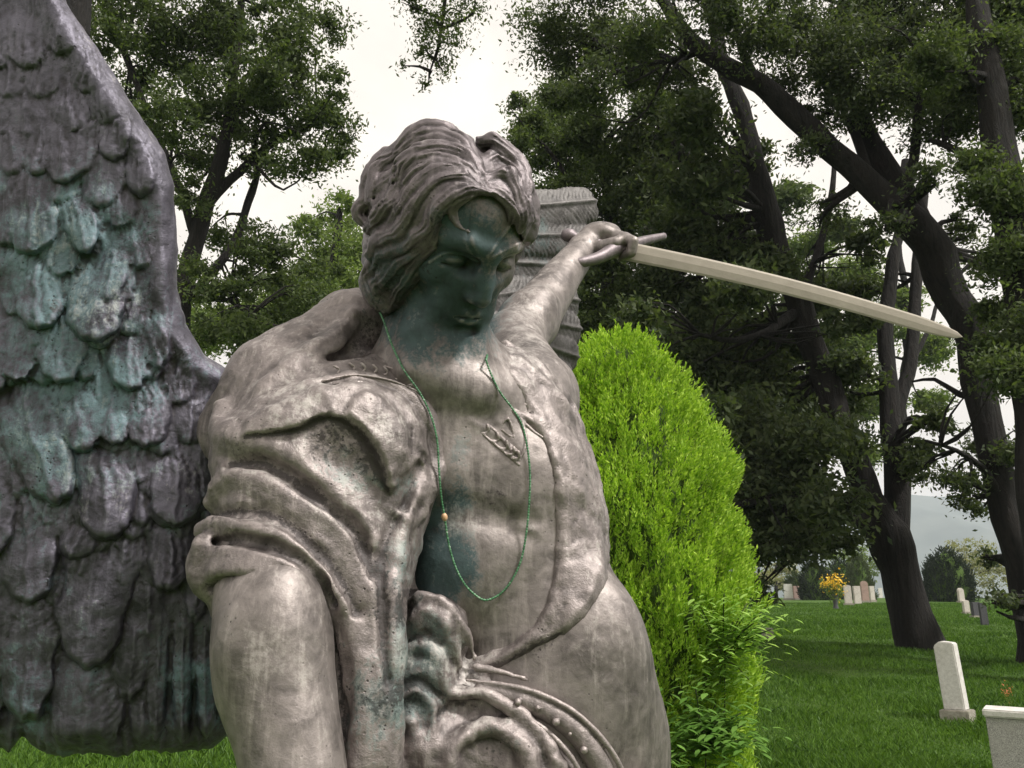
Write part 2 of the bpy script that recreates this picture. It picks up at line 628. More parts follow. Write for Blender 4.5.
# arms.  The figure's right arm (nearest the camera) hangs; its left arm is raised to the rear with the sword.
arms = SDF()
arms.add(Chain([P(268, 560, .87), P(276, 650, .80), P(298, 800, .745), P(312, 870, .735)], [.062, .0545, .048, .044]), 0)
arms.add(Ell(P(270, 650, .80), (.052, .09, .050), rotZ(R(-8))), .03)
arms.add(Ell(P(318, 905, .74), (.047, .055, .045)), .03)
arms.add(Chain([P(318, 900, .74), P(345, 985, .66), P(372, 1060, .60)], [.044, .041, .027]), .02)
arms.add(Box(P(382, 1090, .575), (.040, .045, .016), rotZ(R(20)), .012), .02)
for i_ in range(4):
    b0 = P(364 + 17 * i_, 1120, .555)
    arms.add(Chain([b0, b0 + np.array([.006, -.032, -.016]), b0 + np.array([.008, -.050, .004])], [.0105, .0095, .0078]), .004)
arms.add(Chain([P(350, 1080, .575), P(345, 1125, .54), P(360, 1150, .53)], [.013, .011, .009]), .006)
larm = SDF()
larm.add(Cap(P(535, 395, 1.15), P(510, 345, 1.33), .062, .052), 0)
larm.add(Chain([P(512, 345, 1.33), P(531, 320, 1.42), P(560, 279, 1.55), P(583, 249, 1.64)], [.050, .050, .040, .030]), .03)
larm.add(Ell(P(526, 322, 1.40), (.046, .07, .042), rotZ(R(-35))), .03)

# raised hand: back of the palm up, fingers curled round the grip, thumb along the guard
hand = SDF()
hand.add(Cap(P(583, 249, 1.64), P(595, 239, 1.67), .029, .031), 0)
hand.add(Ell(P(600, 237, 1.675), (.046, .030, .036), rotZ(R(14))), .015)
hand.add(Ell(P(606, 234, 1.660), (.036, .020, .030), rotZ(R(-18))), .010)
for i_ in range(4):
    k0 = P(598 + 9 * i_, 229 + 3.2 * i_, 1.690 - .022 * i_)
    k1 = k0 + np.array([.014, -.010, -.024]); k2 = k0 + np.array([.010, -.032, -.022]); k3 = k0 + np.array([-.008, -.040, .002])
    m_ = 1 - .06 * abs(i_ - 1)
    hand.add(Chain([P(594, 238, 1.68), k0, k1, k2, k3], [.016 * m_, .0140 * m_, .0125 * m_, .0112 * m_, .0095 * m_]), .0035)
hand.add(Chain([P(590, 249, 1.63), P(602, 247, 1.615), P(615, 243, 1.61), P(624, 238, 1.615)], [.016, .0145, .0125, .010]), .008)
hand.cut(Cap(P(566, 235, 1.655), P(640, 256, 1.625), .009, .009), .002)    # room for the grip

body = SDF()
for s_ in (torso, neck, head, arms, larm, hand):
    for i_, op in enumerate(s_.ops):
        body.ops.append(op)
KJ = {id(neck.ops[0]): .07, id(head.ops[0]): .03, id(arms.ops[0]): .05, id(larm.ops[0]): .06, id(hand.ops[0]): .012}
body.ops = [(o[0], o[1], KJ.get(id(o), o[2])) for o in body.ops]
# =================================================================== ROBE
rb = SDF()
rb.add(Ell(P(324, 452, .965), (.120, .105, .105), rotZ(R(20))), 0)        # shoulder
rb.add(Cap(P(298, 470, .95), P(290, 560, .885), .093, .083), .04)         # sleeve
rb.add(Cap(P(288, 560, .885), P(288, 585, .865), .083, .078), .03)
rb.add(Cap(P(348, 328, 1.075), P(285, 390, 1.02), .046, .070), .05)       # cloak on the nape
rb.add(Cap(P(360, 330, 1.09), P(440, 330, 1.16), .050, .05), .04)
rb.add(Cap(P(285, 392, 1.03), P(240, 430, 1.02), .065, .05), .05)
rb.add(Chain([P(372, 480, .94), P(374, 580, .88), P(370, 660, .84), P(368, 760, .81), P(372, 900, .80)], [.050, .040, .038, .036, .030]), .05)
rb.add(Chain([P(400, 430, .985), P(406, 490, .95), P(392, 560, .93)], [.040, .030, .020]), .05)
rb.add(Cap(P(350, 395, 1.0), P(420, 410, 1.0), .06, .040), .04)
rb.add(Cap(P(330, 650, .90), P(360, 800, .86), .06, .05), .04)
# where the arm leaves the sleeve
rb.cut(Chain([P(281, 640, .775), P(288, 760, .73)], [.066, .075]), .012)


def base_all(Q):
    return np.minimum(rb.eval(Q), torso.eval(Q))


def fill(t):
    i = np.arange(len(t)); ok = ~np.isnan(t)
    return np.interp(i, i[ok], t[ok]) if ok.any() else np.full(len(t), .95)


def chain_on(sd, rows, off=.3, step=6):
    p = densify(rows, step)
    t = fill(trace(sd, p[:, :2]))
    t = np.convolve(np.pad(t, 2, 'edge'), np.ones(5) / 5, 'valid')
    r = p[:, 2] * t / F
    return Chain([P(a, b, tt + rr * off) for (a, b, _), tt, rr in zip(p, t, r)], r)


def fold(dst, rows, k=.014, off=.35, sd=None):
    dst.add(chain_on(sd or base_all, rows, off), k)


def groove(dst, rows, k=.010, off=-.15, sd=None):
    dst.cut(chain_on(sd or base_all, rows, off), k)


robe = SDF(); robe.ops = list(rb.ops)
def shell(Q, poly, thick, soft, base=None):
    x, y = pix(Q)
    sd = polysd(x, y, poly)
    t = (base or torso.eval)(Q)
    e = sstep(soft, -soft, sd)
    return np.maximum(t - thick * e, (sd - soft * .6) * Q[:, 2] / F)



FL = [(243, 436), (268, 433), (291, 429), (312, 420), (328, 414), (342, 419), (354, 427), (366, 440), (374, 454), (382, 477), (391, 490), (400, 480), (420, 462), (428, 452), (424, 430), (412, 408),
      (396, 392), (372, 383), (345, 380), (310, 386), (284, 398), (262, 410), (244, 420)]
robe.add(Fn(lambda Q: shell(Q, FL, .013, 3.5, rb.eval), P(335, 435, .88), .16), .004)
LO = [(365, 384), (384, 392), (402, 410), (412, 430), (414, 452), (402, 474), (391, 487), (383, 470), (374, 448), (358, 428), (342, 414), (350, 398)]
robe.add(Fn(lambda Q: shell(Q, LO, .019, 8, rb.eval), P(380, 435, .88), .12), .004)
# --- folds across the shoulder and the sleeve
fold(robe, [(222, 408, 9), (229, 436, 15), (276, 448, 14), (317, 475, 15), (352, 508, 14), (374, 540, 9)], k=.012, off=.62)
fold(robe, [(215, 500, 9), (232, 480, 15), (262, 482, 16), (300, 503, 14), (335, 528, 12), (366, 562, 9), (378, 620, 8), (384, 683, 7), (382, 760, 7)], k=.012, off=.62)
fold(robe, [(205, 530, 10), (225, 522, 12), (262, 532, 12), (298, 545, 10), (322, 565, 8), (345, 600, 8)], k=.012, off=.62)
fold(robe, [(200, 560, 10), (222, 552, 13), (252, 552, 12), (290, 562, 11), (322, 584, 10), (350, 620, 9), (364, 683, 8), (360, 760, 8)], k=.012, off=.62)
fold(robe, [(203, 580, 8), (228, 570, 11), (262, 572, 12), (300, 580, 10), (322, 596, 8), (338, 632, 6), (344, 700, 5)])
fold(robe, [(200, 545, 9), (200, 575, 9), (208, 590, 8)])
groove(robe, [(232, 466, 4), (262, 464, 5), (289, 478, 6), (322, 503, 6), (355, 532, 6), (372, 575, 4)], k=.012, off=.25)
groove(robe, [(212, 516, 4), (248, 512, 5), (284, 522, 5), (311, 545, 5), (338, 575, 4), (356, 612, 3)], k=.012, off=.25)
groove(robe, [(205, 548, 3), (240, 541, 4), (280, 550, 4), (312, 570, 4), (335, 602, 3)], k=.012, off=.25)
groove(robe, [(212, 588, 3), (245, 580, 5), (276, 584, 6), (308, 594, 5), (330, 622, 4), (340, 665, 4), (345, 740, 4)], off=.3)
# flap with the recessed hollow under it
fold(robe, [(276, 404, 6), (312, 386, 7), (350, 378, 7), (388, 384, 7), (416, 404, 7), (434, 436, 7), (438, 470, 6), (428, 500, 5)], k=.008)
fold(robe, [(300, 392, 3), (322, 390, 4), (350, 392, 4), (362, 386, 3)], k=.004)
fold(robe, [(354, 386, 3), (345, 398, 4), (328, 412, 3)], k=.004)
fold(robe, [(365, 386, 3), (390, 402, 4), (404, 420, 4), (408, 446, 4), (424, 462, 3)], k=.004)
robe.cut(Ell(P(342, 456, .840), (.036, .022, .024), rotZ(R(-25))), .02)
groove(robe, [(292, 399, 2), (312, 392, 3), (345, 386, 3), (380, 392, 3), (402, 410, 3), (414, 440, 2)], k=.004, off=.3)
# nape bulk: ridge and hollow of the hood
fold(robe, [(262, 388, 8), (300, 362, 12), (336, 340, 12), (352, 316, 8)], k=.014, off=.5)
robe.cut(Ell(P(361, 338, .990), (.017, .036, .03), rotZ(R(-20))), .014)
robe.cut(Ell(P(346, 352, .980), (.03, .012, .03), rotZ(R(30))), .016)
fold(robe, [(306, 366, 3), (330, 350, 4), (346, 338, 4), (356, 324, 3)], k=.005, off=.2)
# inner edge of the sleeve over the chest
fold(robe, [(438, 470, 5), (428, 486, 6), (412, 500, 7), (402, 524, 7), (400, 548, 7), (392, 584, 7), (394, 640, 7), (398, 700, 6), (396, 770, 6)])
fold(robe, [(424, 470, 3), (426, 492, 6), (420, 515, 5), (411, 523, 3)], k=.006)
groove(robe, [(413, 480, 2), (406, 505, 4), (385, 545, 4), (381, 600, 4), (386, 680, 3)])
fold(robe, [(398, 515, 4), (404, 520, 6), (400, 528, 4)], k=.006)
# --- cloth falling from the far shoulder across the torso edge
CL = [(478, 338), (500, 330), (540, 350), (660, 430), (640, 480), (616, 530), (603, 570), (594, 598), (584, 612), (560, 634), (520, 655), (486, 667), (470, 668),
      (500, 652), (535, 626), (556, 590), (560, 540), (558, 480), (548, 440), (521, 392), (498, 368)]


robe2 = SDF()
robe2.add(Fn(lambda Q: shell(Q, CL, .007, 6), P(560, 500, 1.05), .33), 0)
cl_sd = torso.eval
for rows in ([(484, 348, 5), (520, 366, 8), (552, 398, 9), (578, 445, 8), (592, 500, 8), (597, 548, 6), (588, 588, 4.5), (560, 620, 4.5), (516, 648, 4), (478, 663, 3)],
             [(496, 352, 4), (524, 384, 6), (552, 419, 6), (568, 464, 6), (577, 508, 5), (576, 560, 6), (560, 600, 5), (534, 634, 4)],
             [(514, 409, 3), (541, 429, 5), (557, 464, 5), (561, 521, 5), (562, 565, 5), (550, 606, 4)],
             [(580, 470, 3), (590, 520, 4), (590, 560, 4), (580, 596, 3)],
             [(505, 345, 5), (535, 368, 7), (566, 405, 6), (588, 455, 5), (601, 510, 5), (604, 556, 4)]):
    fold(robe2, rows, k=.006, off=.15, sd=cl_sd)
fold(robe2, [(470, 669, 2), (505, 658, 3.2), (540, 641, 4), (570, 616, 4), (590, 588, 3)], k=.008, off=.1, sd=cl_sd)
robe2.cut(Ell(P(540, 656, .880), (.036, .010, .022), rotZ(R(33))), .012)
# --- swirl of cloth bunched at the waist
low = []
def lump(px, py, d, r, k=.02, rot=0):
    low.append((Ell(P(px, py, d), r, rotZ(R(rot)) if rot else None), k))
lump(405, 605, .985, (.045, .075, .04))
lump(436, 628, .935, (.042, .045, .042), rot=20)
lump(424, 672, .915, (.038, .036, .038), k=.012)
lump(416, 712, .905, (.036, .040, .038), k=.012)
lump(402, 742, .895, (.030, .036, .034), k=.010)
lump(440, 742, .900, (.046, .040, .045), k=.014, rot=-20)
lump(468, 690, .930, (.060, .026, .034), rot=-16)
lump(520, 755, .925, (.10, .055, .05), rot=-15)
lump(400, 800, .90, (.09, .08, .07))
for p_, k_ in low:
    robe2.add(p_, k_)
lowbase = SDF(); lowbase.ops = [('u', p, k) for p, k in low] + torso.ops


def lb(Q):
    return lowbase.eval(Q)


for rows, k in (([(402, 606, 3), (418, 597, 5), (438, 598, 5.5), (456, 612, 5), (468, 634, 4.5), (474, 656, 3)], .012),
                ([(412, 618, 3), (428, 612, 4.5), (444, 622, 5), (454, 644, 4.5), (460, 664, 3)], .012),
                ([(406, 652, 3), (420, 645, 4.5), (436, 652, 5), (444, 672, 4), (446, 690, 3)], .010),
                ([(404, 694, 3), (418, 690, 4.5), (430, 702, 4.5), (434, 724, 4), (430, 750, 3)], .010),
                ([(400, 726, 3), (408, 716, 4), (414, 732, 4), (414, 765, 3)], .008),
                ([(420, 735, 3), (424, 748, 4), (426, 775, 3)], .008),
                ([(448, 775, 5), (454, 745, 6.5), (474, 728, 7), (502, 727, 7), (522, 742, 6), (532, 772, 5)], .008),
                ([(440, 706, 3), (462, 694, 5), (492, 697, 5.5), (522, 714, 5), (546, 740, 4.5), (560, 772, 4)], .012),
                ([(476, 668, 2), (500, 671, 3), (524, 677, 2.5)], .012)):
    fold(robe2, rows, k=k, off=.05, sd=lb)
for rows in ([(410, 640, 1.5), (424, 634, 2.5), (440, 642, 2)], [(408, 682, 2), (424, 680, 2.5), (440, 694, 2)],
             [(436, 716, 2), (450, 704, 3.5), (474, 706, 2)], [(468, 756, 3), (488, 742, 6), (508, 752, 4)]):
    groove(robe2, rows, k=.010, off=.0, sd=lb)
# skirt under the picture
robe2.add(Chain([P(520, 830, 1.0), P(530, 1000, 1.02), P(540, 1230, 1.02)], [.17, .19, .24]), .08)
for i_ in range(9):
    x_ = 395 + i_ * 34
    robe2.add(Chain([P(x_, 800, .90), P(x_ + (i_ - 4) * 6, 1000, .86), P(x_ + (i_ - 4) * 14, 1230, .84)], [.018, .028, .036]), .04)

# --- belt
belt = SDF()
for rows in ([(466, 680, 1.5), (500, 684, 2.6), (540, 694, 3), (580, 716, 3), (612, 752, 3), (630, 790, 3)],
             [(496, 706, 2), (520, 714, 2.6), (548, 732, 3), (572, 758, 3), (588, 790, 3)]):
    belt.add(chain_on(lb, rows, -.2), 0)
belt.add(chain_on(lb, [(480, 690, 7), (515, 697, 11), (550, 711, 12), (580, 735, 12), (602, 770, 12), (616, 810, 10)], .76), .003)
for i_, (x_, y_, r_) in enumerate([(518, 702, 3.5), (538, 708, 2.5), (556, 722, 4), (570, 734, 2.5), (584, 750, 4)]):
    t_ = fill(trace(lb, [(x_, y_)]))[0]
    belt.add(Ell(P(x_, y_, t_ - .006), r_ * .0012), .002)

# --- embroidered collar
trim = SDF()
both = lambda Q: np.minimum(base_all(Q), np.minimum(neck.eval(Q), robe.eval(Q)))
trim_rows = [(322, 374, 4), (352, 368, 5), (385, 372, 5), (412, 382, 5), (450, 402, 6), (486, 430, 7), (512, 452, 6), (519, 458, 4)]
trim.add(chain_on(both, [(a, b + 7, 1.6) for a, b, c in trim_rows], .05), 0)
trim.add(chain_on(both, [(a, b - 6, 1.3) for a, b, c in trim_rows[2:]], .05), 0)
for rows_ in ([(519, 462, 2), (526, 442, 2.2), (520, 418, 2), (508, 408, 2)], [(519, 460, 2), (496, 432, 2), (484, 422, 2)], [(500, 428, 1.6), (508, 418, 1.6), (514, 438, 1.6), (502, 430, 1.6)],
              [(514, 412, 3), (530, 420, 4), (548, 436, 3)], [(524, 404, 2.2), (540, 414, 2.6), (552, 428, 2)], [(516, 414, 1.6), (534, 432, 1.8), (544, 438, 1.6)]):
    trim.add(chain_on(both, rows_, .15), .002)
tp = densify(trim_rows, 11)
tt_ = fill(trace(lambda Q: np.minimum(both(Q), trim.eval(Q)), tp[:, :2]))
for i_ in range(1, len(tp) - 1):
    (x_, y_, r_), d_ = tp[i_], tt_[i_]
    a_ = math.atan2(tp[i_ + 1][1] - tp[i_ - 1][1], tp[i_ + 1][0] - tp[i_ - 1][0])
    for o_ in (-3.2, 3.2):
        trim.add(Ell(P(x_ - math.sin(a_) * o_, y_ + math.cos(a_) * o_, d_ - .0010), (.0056, .0022, .0022), rotZ(-a_ + (R(38) if o_ > 0 else R(-38)))), .001)

# =================================================================== HAIR
hb = SDF()
HE(-.011, -.006, .006, (.090, .080, .095), 0, s=hb)
HE(.026, .018, .010, (.052, .052, .072), .03, s=hb)
HE(-.034, .028, .0, (.045, .045, .06), .03, s=hb)
HE(-.040, -.040, -.010, (.062, .080, .075), .03, s=hb)
HE(.032, -.010, .015, (.052, .062, .078), .03, s=hb)
HE(0, -.045, -.055, (.070, .075, .055), .04, s=hb)
HE(-.068, -.085, -.005, (.030, .045, .050), .03, s=hb)
hb.add(Ell(P(388, 293, 1.015), (.026, .030, .035)), .02)
HE(.004, .034, .060, (.060, .030, .040), .03, s=hb)
# face opening
FOP = [(408, 308), (412, 290), (424, 268), (428, 246), (436, 228), (446, 216), (458, 204), (474, 197), (490, 195), (506, 200), (513, 212), (517, 232), (521, 244),
       (540, 250), (560, 330), (520, 400), (380, 400), (396, 330)]


def face_opening(Q):
    x, y = pix(Q)
    return np.maximum(polysd(x, y, FOP) * Q[:, 2] / F, Q[:, 2] - HO[2] - .012).astype(np.float32)


hb.cut(Fn(face_opening, P(470, 290, .88), .2), .012)
hb.cut(Ell(H(.006, -.150, .060), (.070, .075, .070), HM), .015)
hair = SDF(); hair.ops = list(hb.ops)
hs = lambda Q: np.minimum(hb.eval(Q), head.eval(Q))
HR = [
    [(486, 180, 4), (476, 166, 6), (462, 154, 7), (438, 147, 8), (414, 155, 8), (399, 171, 8), (394, 188, 6), (388, 204, 4)],
    [(484, 176, 3), (474, 158, 6), (452, 141, 8), (425, 140, 9), (400, 150, 9), (384, 165, 8), (374, 182, 6), (369, 200, 4)],
    [(478, 160, 4), (459, 137, 8), (434, 131, 9), (412, 139, 8), (398, 150, 6)],
    [(486, 178, 3), (502, 172, 6), (514, 182, 7), (523, 202, 6), (526, 220, 5), (521, 232, 3)],
    [(484, 162, 4), (498, 156, 7), (512, 166, 8), (524, 186, 7), (529, 208, 4)],
    [(480, 142, 5), (497, 142, 8), (512, 154, 8), (522, 172, 7), (528, 190, 4)],
    [(486, 192, 3), (474, 188, 6), (459, 192, 7), (445, 203, 7), (434, 217, 7), (424, 231, 6), (410, 246, 5), (396, 258, 3)],
    [(484, 184, 3), (468, 177, 5), (450, 178, 6), (432, 187, 6), (419, 201, 6), (409, 218, 6), (398, 232, 5), (384, 242, 3)],
    [(480, 176, 3), (462, 167, 5), (444, 168, 6), (426, 177, 6), (412, 190, 5), (402, 205, 4)],
    [(470, 198, 2), (459, 202, 3.5), (454, 212, 3.5), (458, 223, 3), (470, 231, 1.5)],
    [(397, 196, 5), (386, 208, 8), (377, 222, 8), (367, 229, 5)],
    [(414, 203, 4), (408, 221, 7), (398, 233, 8), (382, 242, 8), (370, 254, 6)],
    [(430, 216, 4), (424, 231, 7), (410, 242, 8), (394, 252, 8), (378, 260, 7), (368, 272, 5)],
    [(438, 224, 3), (430, 242, 6), (416, 252, 8), (400, 262, 8), (385, 275, 8), (374, 290, 7), (376, 304, 5)],
    [(430, 248, 3), (416, 264, 6), (404, 280, 8), (394, 296, 8), (388, 308, 4)],
    [(372, 262, 6), (368, 280, 8), (374, 298, 8), (384, 308, 5)],
    [(389, 156, 6), (376, 170, 8), (370, 185, 8), (370, 198, 8), (362, 206, 7), (360, 214, 6), (368, 224, 4)],
    [(393, 174, 5), (380, 184, 7), (374, 196, 6), (380, 208, 4)],
    [(486, 194, 3), (498, 197, 5), (510, 204, 5), (514, 216, 4), (510, 226, 2)],
    [(506, 200, 3), (516, 208, 4), (520, 222, 4), (519, 232, 2)],
    [(424, 270, 3), (410, 284, 5), (402, 300, 6), (398, 310, 3)],
    [(420, 158, 3), (440, 156, 4), (458, 163, 4), (470, 174, 3)],
    [(405, 180, 3), (420, 169, 4), (440, 160, 3)],
]
for rows in HR:
    fold(hair, [(a, b, c * 1.2) for a, b, c in rows], k=.004, off=.30, sd=hs)
hair0 = SDF(); hair0.ops = list(hair.ops)
for rows in HR:
    # strand grooves along every lock
    p = densify(rows, 8)
    d = np.gradient(p[:, :2], axis=0); d /= np.linalg.norm(d, axis=1, keepdims=True) + 1e-9
    nr = np.stack([-d[:, 1], d[:, 0]], 1)
    for sgn, q in ((.75, .20), (-.75, .20), (.1, .10)):
        rr = np.stack([p[:, 0] + nr[:, 0] * p[:, 2] * sgn, p[:, 1] + nr[:, 1] * p[:, 2] * sgn, np.maximum(p[:, 2] * q, .6)], 1)
        hair.cut(chain_on(hair0.eval, rr, 0), .002)
# the back of the head: curved locks from the crown
rng = random.Random(5)
for i_ in range(26):
    a0 = R(70 + i_ * 9.2 + rng.uniform(-4, 4))
    pts = []
    for q in range(7):
        el = R(80 - q * 19)
        a = a0 + .25 * math.sin(q * 1.1 + i_)
        dx, dy, dz = math.cos(el) * math.cos(a), math.sin(el), -math.cos(el) * math.sin(a)
        pts.append(H(dx * .088 - .010, dy * .066 - .008, dz * .102 - .004))
    if np.mean([p[2] for p in pts]) > HO[2] + .03:
        hair.add(Chain(pts, [.010, .013, .014, .014, .013, .011, .007]), .004)

# =================================================================== NEAR WING
WP = [(-150, -150), (20, -150), (52, -60), (66, 0), (84, 30), (104, 60), (128, 98), (148, 128), (164, 152), (175, 185), (177, 240), (176, 290), (186, 325), (205, 354), (243, 379),
      (300, 400), (300, 560), (238, 640), (240, 690), (232, 730), (212, 750), (176, 753), (140, 748), (118, 756), (85, 752), (60, 756), (36, 748), (22, 735), (10, 752), (-30, 742), (-60, 770), (-110, 750), (-170, 700)]


def wd(x, y):
    """depth of the wing's middle surface at picture column x, row y"""
    u = (x - 90) / 110.0
    return .985 + .030 * u * u * np.where(u > 0, 1, .5) + .00005 * (400 - y) + .02 * sstep(560, 760, y)


rng = random.Random(11)
FE = []           # (root px, py, tip px, py, half width px, lift)
# big feathers read off the photograph
FE += [(24, 392, 56, 505, 32, 1.3), (74, 388, 84, 452, 25, 1.0), (104, 448, 108, 540, 30, 1.5), (176, 456, 176, 528, 29, 1.6),
       (28, 512, 30, 604, 30, 1.2), (104, 552, 86, 668, 36, 1.5), (36, 600, 20, 722, 31, 1.5), (96, 655, 78, 765, 40, 1.5),
       (172, 524, 168, 592, 25, 1.1), (92, 512, 70, 560, 20, 1.0), (94, 268, 98, 342, 30, 1.5), (66, 320, 58, 384, 27, 1.2), (130, 335, 128, 392, 23, 1.0),
       (38, 256, 36, 330, 28, 1.2), (34, 180, 28, 256, 27, 1.0), (74, 196, 88, 256, 19, 1.2), (112, 245, 108, 304, 20, 1.0), (150, 392, 146, 448, 25, 1.0),
       (20, 322, 14, 384, 24, 1.1), (114, 392, 110, 446, 23, 1.0), (64, 120, 62, 186, 22, .7), (146, 320, 162, 372, 17, .8),
       (136, 595, 130, 705, 22, 1.0), (160, 586, 156, 748, 14, 1.1), (184, 580, 182, 750, 13, 1.2), (206, 590, 205, 748, 13, 1.2), (226, 590, 228, 738, 12, 1.1),
       (144, 655, 140, 755, 16, 1.0), (196, 548, 196, 626, 15, 1.0), (218, 510, 216, 606, 17, .9), (140, 480, 142, 528, 15, .7),
       (200, 430, 204, 506, 19, .8), (-14, 440, -18, 560, 34, 1.2), (-20, 560, -30, 700, 38, 1.2), (-30, 640, -40, 770, 38, 1.2), (-10, 300, -14, 400, 30, 1.0)]
_ey = np.array([0, 30, 60, 98, 128, 152, 185, 240, 290, 325, 354, 379, 470]); _ex = np.array([66, 84, 104, 128, 148, 164, 175, 177, 176, 186, 205, 230, 230])
for r_ in range(14):
    y_ = 14 + r_ * 35
    for c_ in range(7):
        x_ = -6 + c_ * 36 + (18 if r_ % 2 else 0) + rng.uniform(-5, 5)
        room = float(np.interp(y_ + 40, _ey, _ex)) - x_
        if room > 34 and x_ < 205:
            big = 1.0 if room > 60 else .8
            FE.append((x_, y_, x_ + rng.uniform(-9, 5), y_ + rng.uniform(50, 60) * big, rng.uniform(19, 24) * big, rng.uniform(.5, .9) * (.55 if y_ < 110 else 1)))
for r_ in range(7):
    for c_ in range(6):
        x_, y_ = 10 + c_ * 38 + (19 if r_ % 2 else 0) + rng.uniform(-6, 6), 430 + r_ * 46 + rng.uniform(-6, 6)
        if x_ < 215:
            FE.append((x_, y_, x_ + rng.uniform(-10, 4), y_ + rng.uniform(60, 74), rng.uniform(20, 24), rng.uniform(.6, .9)))
for i_ in range(16):
    for j_ in range(3):
        FE.append((-30 - j_ * 42, -110 + i_ * 54, -36 - j_ * 44, -40 + i_ * 54, 27, .8))
FE = [tuple(map(float, f[:5])) + (float(f[5]) * (1.2 if k < 38 else .85),) for k, f in enumerate(FE)]


def feather_height(x, y, want=False):
    """relief of the overlapping feathers, metres towards the viewer; with want also the winning feather and its own coordinates"""
    h = np.zeros(len(x), np.float32)
    win = np.full(len(x), -1); U = np.zeros(len(x), np.float32); Vv = np.zeros(len(x), np.float32)
    for i, (x0, y0, x1, y1, hw, lift) in enumerate(FE):
        m = (x > min(x0, x1) - hw * 1.3) & (x < max(x0, x1) + hw * 1.3) & (y > y0 - hw) & (y < y1 + hw)
        ii = np.where(m)[0]
        if not len(ii):
            continue
        ex, ey = x1 - x0, y1 - y0; L = math.hypot(ex, ey); ex /= L; ey /= L
        v = ((x[ii] - x0) * ex + (y[ii] - y0) * ey) / L
        u = ((x[ii] - x0) * ey - (y[ii] - y0) * ex) / hw
        u = u + .07 * np.sin(v * 5 + i) + .03 * np.sin(v * 19 + i * 2)
        vv = np.maximum(v - .35, 0) / .65
        rr = (np.abs(u) ** 2.3 + vv ** 2.6) ** .42
        rr = rr + .022 * np.sin(np.arctan2(u, vv + .01) * 11 + i)
        e = sstep(1.0 + 1.0 / hw, 1.0 - 3.6 / hw, rr)
        hh = .0215 * lift * (.14 + .78 * np.clip(v, 0, 1) ** .8) * (1 - .38 * u * u) * e
        hh = hh * sstep(-.30, .12, v)
        b = hh > h[ii]
        k = ii[b]; h[k] = hh[b]; win[k] = i; U[k] = u[b]; Vv[k] = v[b]
    return (h, win, U, Vv) if want else h


def wing_base(Q):
    x, y = pix(Q)
    sd = polysd(x, y, WP) * Q[:, 2] / F
    lead = np.exp(-((sd + .022) / .016) ** 2) * sstep(420, 330, y) * .012
    front = np.clip(sstep(.0, -.03, sd), 0, 1)
    hgt = feather_height(x, y) * front
    a0 = Q[:, 2] - wd(x, y) - .03
    a = np.where(a0 < 0, -a0 - .026 - lead - hgt, a0 - .026)
    q = np.stack([sd + .022, a + .022], 1)
    return ((np.sqrt((np.maximum(q, 0) ** 2).sum(1)) + np.minimum(q.max(1), 0) - .022) * .8).astype(np.float32)


wing = SDF()
wing.add(Fn(wing_base, P(70, 330, 1.0), .75), 0)

# =================================================================== FAR WING
FW = [  # root px,py -> tip px,py, half width px, depth root, depth tip
    (470, 214, 594, 203, 19, 1.60, 1.86), (470, 240, 588, 236, 17, 1.58, 1.83), (465, 262, 572, 268, 18, 1.56, 1.80), (465, 290, 577, 302, 19, 1.54, 1.78),
    (470, 312, 579, 330, 17, 1.52, 1.76), (475, 325, 576, 358, 16, 1.50, 1.74), (480, 335, 569, 380, 14, 1.47, 1.72), (480, 342, 552, 388, 12, 1.45, 1.70), (480, 300, 566, 288, 12, 1.54, 1.80)]


class FarF(Prim):
    def __init__(s, f, i):
        x0, y0, x1, y1, hw, d0, d1 = f
        s.a, s.b = P(x0, y0, d0), P(x1, y1, d1 + .012 * i * 0)
        s.hw = hw * d1 / F; s.L = float(np.linalg.norm(s.b - s.a)); s.ax = (s.b - s.a) / s.L
        zz = np.array([0, .25, -1.0]); zz = zz - zz @ s.ax * s.ax; s.z = zz / np.linalg.norm(zz)
        s.x = np.cross(s.ax, s.z); s.M = np.array([s.x, s.ax, s.z], np.float32)
        s.bc = (s.a + s.b) / 2; s.br = s.L / 2 + s.hw * 1.2; s.th = .020

    def local(s, Q):
        return (Q - s.bc) @ s.M.T

    def __call__(s, Q):
        q = s.local(Q)
        zz = q[:, 2] + .22 * q[:, 0] ** 2 / s.hw - .22 * q[:, 0]
        hl = s.L / 2
        ed = np.abs(q[:, 0]) - s.hw * (1 + .05 * np.sin(q[:, 1] * 60))
        el = np.abs(q[:, 1]) - hl
        d2 = np.sqrt(np.maximum(ed + .02, 0) ** 2 + np.maximum(el + .02, 0) ** 2) - .02
        d2 = np.maximum(d2, np.minimum(np.maximum(ed, el), 0))
        w = np.sqrt(np.maximum(d2 + .008, 0) ** 2 + np.maximum(np.abs(zz) - .010 + .008, 0) ** 2) - .008
        return (w * .8).astype(np.float32)


farf = [FarF(f, i) for i, f in enumerate(FW)]
fwing = SDF()
for f in farf:
    fwing.add(f, .006)
fwing.add(Chain([P(455, 400, 1.20), P(462, 330, 1.36), P(470, 230, 1.58)], [.05, .05, .04]), .02)

# =================================================================== MESHING
T = empty('angel_statue', (0, 0, 0), 'weathered bronze winged angel with curly hair and a raised sword arm', 'statue')
STAT_ORIGIN = to_world(P(530, 1250, 1.0)); STAT_ORIGIN[2] = .62
T.location = STAT_ORIGIN
_STORE = {}


def spots(Q, lst):
    """patina, and painted light and shade, laid in patches: (px, py, radius px, amount)"""
    x, y = pix(Q)
    v = np.zeros(len(Q))
    for sx, sy, r, a in lst:
        v += a * np.exp(-((x - sx) ** 2 + (y - sy) ** 2) / (r * r))
    return v


